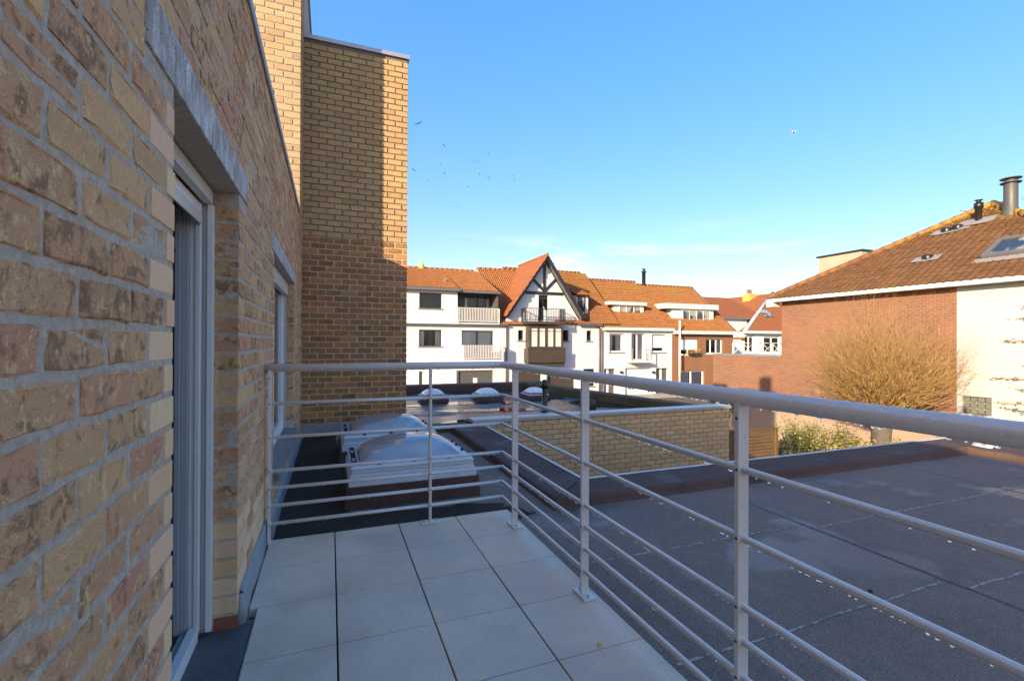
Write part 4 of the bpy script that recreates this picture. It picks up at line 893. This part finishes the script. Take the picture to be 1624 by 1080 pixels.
MB().tube([(xd0+.12, YH-.1, zeD-.16), (xd0+.12, YH-.1, GZ)], .05, 8).build('downpipe', 'gutter_grey', hD)

# ---- house E: red brick terraced house with wide dormer
hE = thing('brick_terraced_house', 'red brick terraced house with wide white dormer and mossy orange roof', 'house', (29.5, YH, GZ))
xe0, xe1 = xd1+.001, Z2(1135, 650)[0]; zeE = Z2(930, 552)[1]
we = [rect(Z2, 768, 594, 894, 704), rect(Z2, 948, 594, 1064, 696), rect(Z2, 764, 810, 938, 1000)]
facade(hE, xe0, xe1, GZ, zeE-.02, YH, we, 'brick_red_house', .16)
window(hE, we[0], YH, 2, 1, 'pvc_white', .09, .16, shutter=.68, sill='trim_white'); window(hE, we[1], YH, 3, 1, 'pvc_white', .09, .16, curtain=.35, sill='trim_white'); window(hE, we[2], YH, 2, 1, 'pvc_white', .12, .16, curtain=1.0, sill='trim_white')
box('cornice', (xe0+.02, YH-.4, zeE-.13), (xe1+.12, YH-.002, zeE+.14), 'trim_white', hE)
zRE = at(1060, 455, YR)[1]; xer = at(1110.5, 455, YR)[0]
pantile(hE, (xe0+.0, YH-.3, zeE+.12), (xe1+.05, YH-.3, zeE+.12), (0, YR-YH+.3, zRE-zeE-.12), 'pantile_mossy', .18, .28); ridge(hE, (xe0, YR, zRE+.05), (xe1+.05, YR, zRE+.05), mat='pantile_mossy')
MB().prism([(YH-.1, zeE), (YR, zRE-.06), (YH+9, zeE)], 0, xe1-.2, xe1-.01).build('gable_wall', 'brick_red_house', hE)
MB().prism([(YH-.42, zeE+.1), (YR, zRE+.12), (YR, zRE-.1), (YH-.4, zeE-.1)], 0, xe1+.051, xe1+.11).build('verge_board', 'gutter_grey', hE)
box_dormer(hE, Z2, (675, 355, 1036, 390), (716, 391, 1000, 478), (785, 398, 976, 470), 4, YH+1.0, 2.6)
q = Z2(741, 470); MB().tube([(q[0], YH-.5, q[1]), (q[0], YH-.5, GZ)], .07, 10).build('downpipe', 'pvc_white', hE)
fb_ = thing('flower_box', 'window box of orange flowers under the shuttered window of the brick house', 'planter', (Z2(860, 690)[0], YH-.2, Z2(860, 700)[1]))
q = Z2(858, 692); box('box', (q[0]-.55, YH-.32, q[1]-.14), (q[0]+.45, YH-.065, q[1]+.02), 'frame_dark', fb_)
b = MB()
for _ in range(260):
    x, y, z = q[0]+rnd.gauss(0, .4), YH-.22+rnd.gauss(0, .12), q[1]+.05+abs(rnd.gauss(0, .11))-.1*rnd.random(); s = rnd.uniform(.03, .07)
    d = Vector((rnd.gauss(0, 1), rnd.gauss(0, 1), rnd.gauss(0, 1))).normalized(); e = d.orthogonal().normalized(); c = d.cross(e)
    p = Vector((x, y, z)); b.add([p-e*s, p-c*s*.6, p+e*s, p+c*s*.6], [(0, 1, 2, 3)])
stuff(b.build('blossom', 'flower', fb_))

# ---- far houses behind: hipped orange roofs, white terrace
YFh = 42.0
fh = thing('far_hipped_house', 'white house with hipped bright orange roof, skylights and yellow chimney', 'house', (45, YFh, GZ))
ex, ez = Z2(1200, 545, YFh); sx_ = Z2(1800, 545, YFh)[0]
hw = [rect(Z2, 1212, 575, 1280, 690, YFh), rect(Z2, 1345, 578, 1456, 690, YFh)]
facade(fh, ex+.3, sx_, GZ, ez-.02, YFh, hw, 'plaster_white', .2, back=9)
for q in hw: window(fh, q, YFh, 2, 1, 'pvc_white', .16, .15, sill=None)
px2, pz2 = Z2(1405, 285, YFh+6.)
rise = pz2-ez; run = 6.3; hipv = Vector((px2-ex, 6.3, rise))
nL = Vector((-(6.3), (px2-ex), 0))
pantile(fh, (ex-.1, YFh-.3, ez+.05), (sx_, YFh-.3, ez+.05), (0, run, rise), 'tile_flat_orange', .25, .25, .01, .02, clip=[(Vector((ex, YFh-.3, ez)), nL)], stagger=.5)
pantile(fh, (ex-.1, YFh+16, ez+.05-.9), (ex-.1, YFh-.3, ez+.05-.9), (px2-ex, 0, rise+.9), 'tile_flat_orange', .25, .3, .012, .02, clip=[(Vector((ex, YFh-.3, ez)), -nL)], stagger=.5)
a_ = Vector((ex-.05, YFh-.35, ez+.1)); b_ = a_+hipv*1.02; MB().tube([a_, b_], .20, 4).build('hip_board', 'trim_white', fh)
box('cornice', (ex, YFh-.5, ez-.2), (sx_, YFh-.01, ez+.12), 'trim_white', fh)
box('side_wall', (ex-.05, YFh+.3, GZ), (ex+.299, YFh+16, ez-.9), 'plaster_white', fh)
cq = Z2(1240, 330, YFh+9); cb = box('chimney', (cq[0]-.75, YFh+8.2, cq[1]-2.), (cq[0]+.75, YFh+9.4, cq[1]+.9), 'chimney_yellow', fh, .06)
for dx in (-.3, .1): MB().lathe([(.2, 0), (.2, .5), (.14, .6)], (cq[0]+dx, YFh+8.8, cq[1]+.9), 8).build('chimney_pot', 'copper_pipe', cb)
q = Z2(1372, 425, YFh+2); tilt = math.atan2(rise, run)
def roof_window(par, c, sx, sy, tl, nm='skylight', axis='x'):
    b = MB(); b.box((-sx/2, -sy/2, 0), (sx/2, sy/2, .10)); o = b.build(nm, 'gutter_grey', par, .02); o.rotation_euler = (tl, 0, 0) if axis == 'x' else tl; o.location = Vector(c)-Vector(par.location); o.matrix_parent_inverse = Matrix()
    b = MB(); b.box((-sx/2+.09, -sy/2+.1, .101), (sx/2-.09, sy/2-.1, .115)); g_ = b.build('pane', 'pane_dark', None); g_.parent = o
    return o
roof_window(fh, (q[0], YFh-.3+(q[1]-ez)/rise*run, q[1]+.10), 1.6, 1.5, tilt)
rail2 = thing('terrace_fence', 'white crossed-brace fence along the far terrace above the red brick wall', 'fence', (35, 26, .7))
for i in range(6):
    p = at(1163+i*15.5, 560, 26.); q = at(1163+(i+1)*15.5, 560, 26.); z0, z1 = at(1200, 561, 26)[1], at(1200, 543.5, 26)[1]
    box('post', (p[0]-.05, 25.95, z0-.3), (p[0]+.05, 26.05, z1), 'trim_white', rail2)
    for (za, zb_) in ((z0, z1-.06), (z1-.06, z0)): MB().tube([(p[0], 26, za), (q[0], 26, zb_)], .022, 6).build('brace', 'trim_white', rail2)
    MB().tube([(p[0]+.05, 26, z1-.03), (q[0]-.05, 26, z1-.03)], .025, 6).build('rail', 'trim_white', rail2)
tb_ = thing('roof_terrace', 'flat terrace block below the crossed fence, behind the low red brick wall', 'building', (36, 27, GZ))
p = at(1180, 560, 25.9); box('wall', (p[0], 25.9, GZ), (p[0]+12, 27, at(1200, 561.5, 26)[1]), 'plaster_white', tb_)
fh2 = thing('far_gable_house', 'orange roofed gable house between the brick house and hipped house', 'house', (39, 44, GZ))
q0 = Z2(1000, 335, 50.); q1 = Z2(1230, 310, 50.); ze2 = Z2(1100, 447, 44.)[1]; x20, x21 = Z2(985, 440, 44)[0], Z2(1240, 440, 44)[0]
facade(fh2, x20, x21, GZ, ze2-.03, 44.2, [], 'plaster_white', back=10)
pantile(fh2, (x20-.2, 44, ze2), (x21+3, 44, ze2), (0, 6, q1[1]-ze2-.2), 'tile_flat_orange', .25, .28, .012, .02, stagger=.5); box('gutter', (x20, 43.8, ze2-.2), (x21+.3, 43.98, ze2), 'gutter_grey', fh2)

# ================================================================== BIG BRICK HOUSE ON THE RIGHT
XB = 18.5
rb = thing('red_brick_house', 'red brick house with white plastered end and mossy brown hipped roof', 'house', (22, 10, GZ))
YC, YWh = 15.2, 8.957
gbz0, gbz1, gby0, gby1 = -.935, -.386, 8.11, 8.82
ZTOP = 3.02
box('wall', (XB, YWh+.0005, GZ), (28.3, YC, ZTOP), 'brick_red_far', rb)
pw = MB(); Yn = 2.5
for (a_, c, z0, z1) in ((Yn, gby0, GZ, ZTOP), (gby1, YWh, GZ, ZTOP), (gby0, gby1, GZ, gbz0), (gby0, gby1, gbz1, ZTOP)): pw.box((XB-.02, a_, z0), (XB+.3, c, z1))
pw.box((XB+.3005, Yn, GZ), (28.3, YWh, ZTOP)); pw.build('plaster_wall', 'plaster_cream', rb)
gbk = box('glass_block_window', (XB+.09, gby0, gbz0), (XB+.12, gby1, gbz1), 'plaster_cream', rb)
for i in range(4):
    for j in range(3):
        dy, dz = (gby1-gby0)/4, (gbz1-gbz0)/3
        box('glass_block', (XB+.03, gby0+i*dy+.012, gbz0+j*dz+.012), (XB+.089, gby0+(i+1)*dy-.012, gbz0+(j+1)*dz-.012), 'glass_block', gbk, .012)
# white eaves board, with returned end
fa = MB(); fa.box((XB-.42, Yn-.4, ZTOP+.001), (XB+.2, YC+.42, ZTOP+.15)); fa.box((XB-.421, YC+.1, ZTOP-.20), (XB-.0, YC+.42, ZTOP+.0005)); fa.box((XB+.201, YC+.05, ZTOP+.001), (28.6, YC+.42, ZTOP+.15)); fa.build('eaves_board', 'trim_white', rb)
ax, ay, az = 23.45, 10.25, 6.50
ze = ZTOP+.16; x_e = XB-.42; y_e = YC+.42
hipN = Vector((ax-x_e, ay-y_e, 0)); nA = Vector((-(ay-y_e), ax-x_e, 0))   # far hip plane normal (points to +y)
y_n = ay-(y_e-ay); hip2 = Vector((ax-x_e, ay-y_n, 0)); nB = Vector(((ay-y_n), -(ax-x_e), 0))
rs = pantile(rb, (x_e, y_e, ze), (x_e, y_n, ze), (ax-x_e, 0, az-ze), 'tile_brown', .235, .26, .024, .03, clip=[(Vector((x_e, y_e, ze)), nA), (Vector((x_e, y_n, ze)), nB)])
pantile(rb, (ax*2-x_e, y_e, ze), (x_e, y_e, ze), (0, ay-y_e, az-ze), 'tile_brown', .4, .4, .015, .03, clip=[(Vector((x_e, y_e, ze)), -nA), (Vector((ax*2-x_e, y_e, ze)), Vector((-(y_e-ay)*-1, (ax-x_e)*-1, 0)) if False else Vector(((y_e-ay), -(ax-x_e), 0))*-1)])
pantile(rb, (x_e, y_n, ze), (ax*2-x_e, y_n, ze), (0, ay-y_n, az-ze), 'tile_brown', .4, .4, .015, .03, clip=[(Vector((x_e, y_n, ze)), -nB)])
roof_mat('lichen_tile', (.15, .065, .028, 1), (.22, .095, .04, 1), (.36, .22, .03, 1), (.44, .55), (4.6, 6.3))
ridge(rb, (x_e+.05, y_e-.05, ze+.04), (ax, ay, az+.05), .12, 'lichen_tile'); ridge(rb, (ax, ay, az+.05), (x_e+.05, y_n+.05, ze+.04), .12, 'lichen_tile')
mo = MB()
slope = (az-ze)/(ax-x_e)
for _ in range(240):                        # cushions of yellow lichen along the hips
    t_ = rnd.random()**.38; far = rnd.random() < .62
    hx_, hy_ = x_e+(ax-x_e)*t_, (y_e+(ay-y_e)*t_) if far else (y_n+(ay-y_n)*t_)
    o_ = abs(rnd.gauss(0, .55)); yy = hy_-o_ if far else hy_+o_
    zz = ze+(hx_-x_e)*slope+.05; r_ = rnd.uniform(.014, .04)
    mo.add([(hx_+c.x*r_*.8, yy+c.y*r_*1.5, zz+c.z*r_*.55) for c in dv], df, 0, True)
stuff(mo.build('lichen', 'lichen_tile', rb))
def onroof(px, py):
    d = r3*((px-812)/FPX) - u3*((py-540)/FPX) + f2; nrm = Vector((-slope, 0, 1)); p0 = Vector((x_e, 0, ze)); c = Vector((0, 0, HC))
    return c+d*((p0-c).dot(nrm)/d.dot(nrm))
p = onroof(1552, 352); k = thing('roof_flue', 'slim black flue with cap near the top of the brown roof', 'flue', p)
MB().lathe([(.10, -.12), (.10, .48), (.135, .50), (.135, .68), (.09, .70), (.06, .76), (.12, .78), (.12, .80), (0, .815)], p, 16).build('pipe', 'pipe_black', k)
b = MB(); b.prism([(p.y-.55, 0), (p.y-.1, -.08), (p.y+.55, 0), (p.y+.5, .08), (p.y-.5, .08)], 0, p.x-.30, p.x-.28)
sk = [Vector((p.x+a_, p.y+c, p.z+a_*slope+.09)) for a_, c in ((-.30, -.55), (-.38, -.2), (-.34, .3), (-.28, .6), (.1, .5), (.12, -.5))]
MB().add(sk, [tuple(range(6))]).build('flashing', 'lead_flashing', k)
p = onroof(1603, 338); k = thing('roof_chimney', 'thick steel chimney pipe with disc cowl behind the roof peak', 'chimney', p)
MB().lathe([(.30, -.5), (.23, .1), (.19, .2), (.19, 1.0), (.195, 1.02), (.15, 1.08)], p, 20).build('pipe', 'steel_flue', k); MB().lathe([(.28, 1.05), (.28, 1.08), (.17, 1.10), (.17, 1.16)], p, 20).build('collar', 'steel_flue', k); MB().lathe([(0, 1.24), (.29, 1.22), (.29, 1.20), (0, 1.19)], p, 20).build('cowl', 'steel_flue', k)
for (pp, lb) in (((1501, 368), 'lower of two round black vents beside each other on brown roof'), ((1519, 363), 'higher of two round black vents beside each other on brown roof'), ((1471, 411), 'lone round black vent low on the brown roof')):
    p = onroof(*pp); k = thing('turtle_vent', lb, 'vent', p)
    MB().lathe([(.16, 0), (.17, .10), (.14, .14), (0, .15)], p, 16).build('cap', 'pipe_black', k)
    MB().add([Vector((p.x+a_, p.y+c, p.z+a_*slope+.06)) for a_, c in ((-.22, -.42), (-.25, .1), (-.2, .45), (.1, .4), (.12, -.4))], [(0, 1, 2, 3, 4)]).build('flashing', 'lead_flashing', k)
p = onroof(1630, 390); rw = thing('roof_window', 'large grey framed roof window low on the brown roof', 'skylight', p)
Rm = Matrix.Rotation(-math.atan(slope), 3, 'Y')
def rbox(a_, c, mt, nm, par, bev=.01):
    o = MB().box(a_, c).build(nm, mt, None, bev); o.parent = par; o.rotation_euler = Rm.to_euler(); return o
for a_, c in (((-.62, -.85, .05), (-.5, .85, .16)), ((.5, -.85, .05), (.62, .85, .16)), ((-.499, -.85, .05), (.499, -.73, .16)), ((-.499, .73, .05), (.499, .85, .16))): rbox(a_, c, 'gutter_grey', 'frame', rw)
rbox((-.5, -.73, .07), (.5, .73, .10), 'pane_sky', 'pane', rw) if 'pane_sky' in MATS else rbox((-.5, -.73, .07), (.5, .73, .10), 'pane_dark', 'pane', rw)
rbox((-.9, -1.0, .03), (-.621, 1.0, .05), 'lead_flashing', 'flashing', rw)
# timber clad block behind the roof
pc = thing('clad_roof_block', 'pale timber clad roof extension with dark coping behind the brown hip', 'building', (24, 17, 3))
q0 = at(1367, 398, 16.2); q1 = at(1450, 388, 16.2); n = 16
for i in range(n): a_ = q0[0]+(q1[0]-q0[0])*i/n; box('cladding_board', (a_+.006, 16.2, 2.5), (a_+(q1[0]-q0[0])/n-.006, 16.24, q0[1]), 'wood_pale', pc)
box('wall', (q0[0], 16.241, 2.2), (q1[0], 18.5, q0[1]-.02), 'wood_pale', pc); box('coping', (q0[0]-.06, 16.14, q0[1]+.001), (q1[0]+.05, 18.6, q0[1]+.09), 'iron_black', pc)
# garden wall continuing the house line
gw = thing('garden_brick_wall', 'lower pale red brick wall with grey coping joined to the brick house', 'wall', (18.6, 18, GZ))
box('wall', (XB+.03, YC+.001, GZ), (XB+.30, 19.2, .60), 'brick_red_far', gw); box('coping', (XB, YC+.02, .601), (XB+.34, 19.22, .69), 'sill_stone', gw)

# ================================================================== GARDEN
def leaf_cloud(b, c, rad, n, size, flat=.5, seed=0, stems=None):
    rg = random.Random(seed)
    for _ in range(n):
        d = Vector((rg.gauss(0, 1), rg.gauss(0, 1), rg.gauss(0, 1))).normalized()*rg.random()**.45
        p = Vector(c)+Vector((d.x*rad[0], d.y*rad[1], d.z*rad[2])); s = rg.uniform(.5, 1.2)*size
        e = Vector((rg.gauss(0, 1), rg.gauss(0, 1), rg.gauss(0, flat))).normalized(); q = Vector((rg.gauss(0, 1), rg.gauss(0, 1), rg.gauss(0, 1))); q = (q-e*q.dot(e)).normalized()
        b.add([p-e*s, p-q*s*.45, p+e*s, p+q*s*.45], [(0, 1, 2, 3)])
def shrub(loc, rad, h, n, label, mat='leaf_green', size=.06, seed=0):
    t = thing('garden_shrub', label, 'shrub', loc, 'shrubs along the sunlit brick wall'); rg = random.Random(seed); b = MB(); st = MB()
    for k in range(14):
        a_ = rg.uniform(0, 6.28); r_ = rg.uniform(0, 1)*rad; hh = h*rg.uniform(.55, 1.05)
        tip = Vector((loc[0]+math.cos(a_)*r_, loc[1]+math.sin(a_)*r_, loc[2]+hh)); base = Vector(loc)+Vector((math.cos(a_), math.sin(a_), 0))*r_*.3
        st.tube([base, base.lerp(tip, .5)+Vector((rg.gauss(0, .06), rg.gauss(0, .06), .1)), tip], [.018, .012, .005], 5, caps=False)
        for q in range(4): leaf_cloud(b, base.lerp(tip, .45+q*.18), (rad*.38, rad*.38, h*.16), n//120, size, seed=rg.randrange(9999))
    stuff(b.build('foliage', mat, t)); st.build('stem', 'bark_grey', t)
sp = [(17.6, 13.6, .75, 1.25), (17.3, 12.8, .8, 1.15), (17.5, 12.0, .7, 1.35), (17.2, 11.2, .75, 1.1), (17.4, 10.2, .7, 1.15), (17.2, 9.3, .7, 1.1), (15.6, 12.4, .6, 1.0), (16.4, 12.9, .7, 1.25)]
lb = ['loose green shrub behind the corner post of the wooden fence', 'yellow green shrub second from the wooden fence', 'tall leggy shrub in front of the pale patch of brick wall', 'low bright shrub left of the willow stump', 'leafy shrub at the foot of the curly willow', 'small shrub past the willow stump toward the white wall', 'dark low shrub directly in front of the wooden fence end', 'bushy sunlit shrub beside the wooden fence']
for i, (x, y, r_, h) in enumerate(sp): shrub((x, y, GZ), r_, h, 1500, lb[i], 'leaf_dark' if i == 6 else 'leaf_green', .055, i+20)
# curly willow
wl_ = thing('curly_willow', 'leafless golden curly willow with a dense crown of twisted twigs', 'tree', (16.9, 10.15, GZ))
tk = MB(); B0 = Vector((16.9, 10.15, GZ)); HB = 1.85
tk.tube([B0, B0+Vector((.03, 0, .6)), B0+Vector((-.02, .03, 1.2)), B0+Vector((0, 0, HB+.1))], [.30, .25, .27, .30], 12); tk.build('trunk', 'bark_grey', wl_)
br = MB(); rg = random.Random(5)
def curl(p, d, L, r0, depth):
    n = max(4, int(L/.13)); pts = [p.copy()]; rs = [r0]; q = p.copy(); ph = rg.uniform(0, 6.28); sd = d.orthogonal().normalized(); td = d.cross(sd)
    d = d.copy()
    for i in range(n):
        t_ = i/n; wv = (.30+.30*t_) if depth else .16+.22*t_
        off = (sd*math.sin(ph+i*1.15)+td*math.cos(ph*1.7+i*.95))*wv
        q = q+(d+off+Vector((rg.gauss(0, .1), rg.gauss(0, .1), rg.gauss(0, .1)))).normalized()*(L/n); d = (d+Vector((0, 0, .012))).normalized(); pts.append(q.copy()); rs.append(r0*(1-t_*.8))
        if depth < 2 and i > n*.25 and rg.random() < (.55 if depth == 0 else .30):
            nd_ = (d*.8+Vector((rg.gauss(0, .5), rg.gauss(0, .5), rg.gauss(.12, .4)))).normalized(); curl(q, nd_, L*rg.uniform(.28, .5), r0*(1-t_*.8)*.6, depth+1)
    br.tube(pts, rs, 4 if depth == 0 else 3, caps=False)
for k in range(230):
    a_ = rg.uniform(0, 6.28); el = math.asin(rg.uniform(.40, .995)); d = Vector((math.cos(a_)*math.cos(el), math.sin(a_)*math.cos(el), math.sin(el)))
    curl(B0+Vector((d.x*.2, d.y*.2, HB+rg.uniform(-.1, .1))), d, (1.35+2.5*math.sin(el))*rg.uniform(.72, 1.02), rg.uniform(.011, .028), 0)
for k in range(16):
    a_ = rg.uniform(0, 6.28); el = rg.uniform(.75, 1.4); d = Vector((math.cos(a_)*math.cos(el), math.sin(a_)*math.cos(el), math.sin(el)))
    curl(B0+Vector((d.x*.15, d.y*.15, HB)), d, rg.uniform(1.4, 2.2), rg.uniform(.035, .055), 1)
stuff(br.build('branches', 'bark_gold', wl_))
# wooden fence panel beside the annex
fe = thing('slat_fence_panel', 'wooden horizontal slat fence panel beside the yellow brick annex', 'fence', (13.4, 12, GZ))
fz1 = -1.70
for i in range(11): z = fz1-.11-i*.112; box('slat', (11.4, 12.0+.012*(i % 2), z), (14.3, 12.03+.012*(i % 2), z+.088), 'fence_wood', fe)
box('post', (14.3005, 11.96, GZ), (14.41, 12.07, fz1+.02), 'fence_wood', fe); box('top_rail', (11.4, 11.97, fz1-.015), (14.29, 12.06, fz1+.015), 'fence_wood', fe); box('post', (12.6, 12.05, GZ), (12.7, 12.14, fz1-.03), 'fence_wood', fe)
sh = thing('dark_creeper', 'dark bare creeper climbing the shaded end of the garden wall', 'plant', (17.2, 17.3, GZ)); b = MB(); leaf_cloud(b, (17.3, 17.4, -1.6), (.5, .7, .9), 900, .07, seed=3); stuff(b.build('foliage', 'leaf_dark', sh)); st = MB()
for k in range(6): st.tube([(17.3, 17.3, GZ), (17.3+rg.gauss(0, .2), 17.2+rg.gauss(0, .4), -2), (17.3+rg.gauss(0, .4), 17+rg.gauss(0, .8), -1.1)], [.03, .02, .008], 5)
st.build('stem', 'bark_grey', sh)
# conifer at the frame's right
cn = thing('conifer', 'sparse conifer whose flat brown-green sprays reach in front of white wall', 'tree', (11.15, 4.05, GZ)); T0 = Vector((11.15, 4.05, GZ)); st = MB(); st.tube([T0, T0+Vector((0, 0, 5.2))], [.12, .02], 8); st.build('trunk', 'bark_grey', cn)
nb = MB(); tw_ = MB(); rg = random.Random(11)
for k in range(60):
    z = GZ+.6+4.6*k/60; a_ = k*2.4+rg.uniform(-.3, .3); L = (1.25-.75*(k/60))*rg.uniform(.7, 1.1); d = Vector((math.cos(a_), math.sin(a_), rg.uniform(-.05, .12)))
    tip = T0+Vector((0, 0, z-GZ))+d*L; b0 = T0+Vector((0, 0, z-GZ)); tw_.tube([b0, b0.lerp(tip, .6), tip], [.014, .009, .003], 4, caps=False)
    for q in range(130):
        t_ = rg.uniform(.25, 1.02); p = b0.lerp(tip, t_)+Vector((rg.gauss(0, .09), rg.gauss(0, .09), rg.gauss(0, .025)))*(1.2-t_*.6); e = (d+Vector((rg.gauss(0, .6), rg.gauss(0, .6), rg.gauss(0, .2)))).normalized(); s = rg.uniform(.018, .045); n = Vector((-e.y, e.x, rg.gauss(0, .4))).normalized()
        nb.add([p-e*s, p-n*s*.3, p+e*s, p+n*s*.3], [(0, 1, 2, 3)])
stuff(nb.build('foliage', 'needle', cn)); tw_.build('branch', 'bark_gold', cn)

# ================================================================== BIRDS
def bird(px, py, D, span, roll, head, mat, label, grp):
    x, z = at(px, py, D); b = MB(); s = span/2
    b.add([(0, -.25*s, 0), (.10*s, .1*s, .04*s), (-.10*s, .1*s, .04*s), (0, .1*s, -.06*s), (0, .45*s, 0)], [(0, 1, 2), (0, 3, 1), (0, 2, 3), (4, 2, 1), (4, 1, 3), (4, 3, 2)])
    for sg in (-1, 1): b.add([(0, -.1*s, .03*s), (sg*.5*s, -.16*s, .24*s), (sg*s, .08*s, .10*s), (sg*.5*s, .12*s, .22*s), (0, .16*s, .03*s)], [(0, 1, 3, 4), (1, 2, 3)])
    o = b.build('bird', mat); o.location = (x, D, z); o.rotation_euler = (.2, roll, head); tag(o, label, 'bird', grp)
zz = [(105, 40, 1.2), (202, 125, .9), (187, 195, .6), (203, 228, .6), (87, 216, 1.1), (139, 255, .6), (136, 284, .55), (163, 278, .55), (209, 318, .6), (251, 352, .6), (293, 279, .7), (313, 180, .8), (326, 185, 1.2), (370, 154, .9), (336, 231, .8), (371, 243, .8), (371, 252, .7), (461, 238, .9), (468, 253, .7)]
for i, (x, y, s) in enumerate(zz): bird(620+x/2.388, 180+y/2.388, 70, 1.1*s, rnd.uniform(-.6, .6), rnd.uniform(0, 6), 'bird_black', 'small black bird flying in the flock beside the brick tower', 'flock of dark birds in the sky')
bird(1258, 211, 60, 2.5, -.4, 1.0, 'bird_white', 'single pale gull with raised wings in the open sky', None)
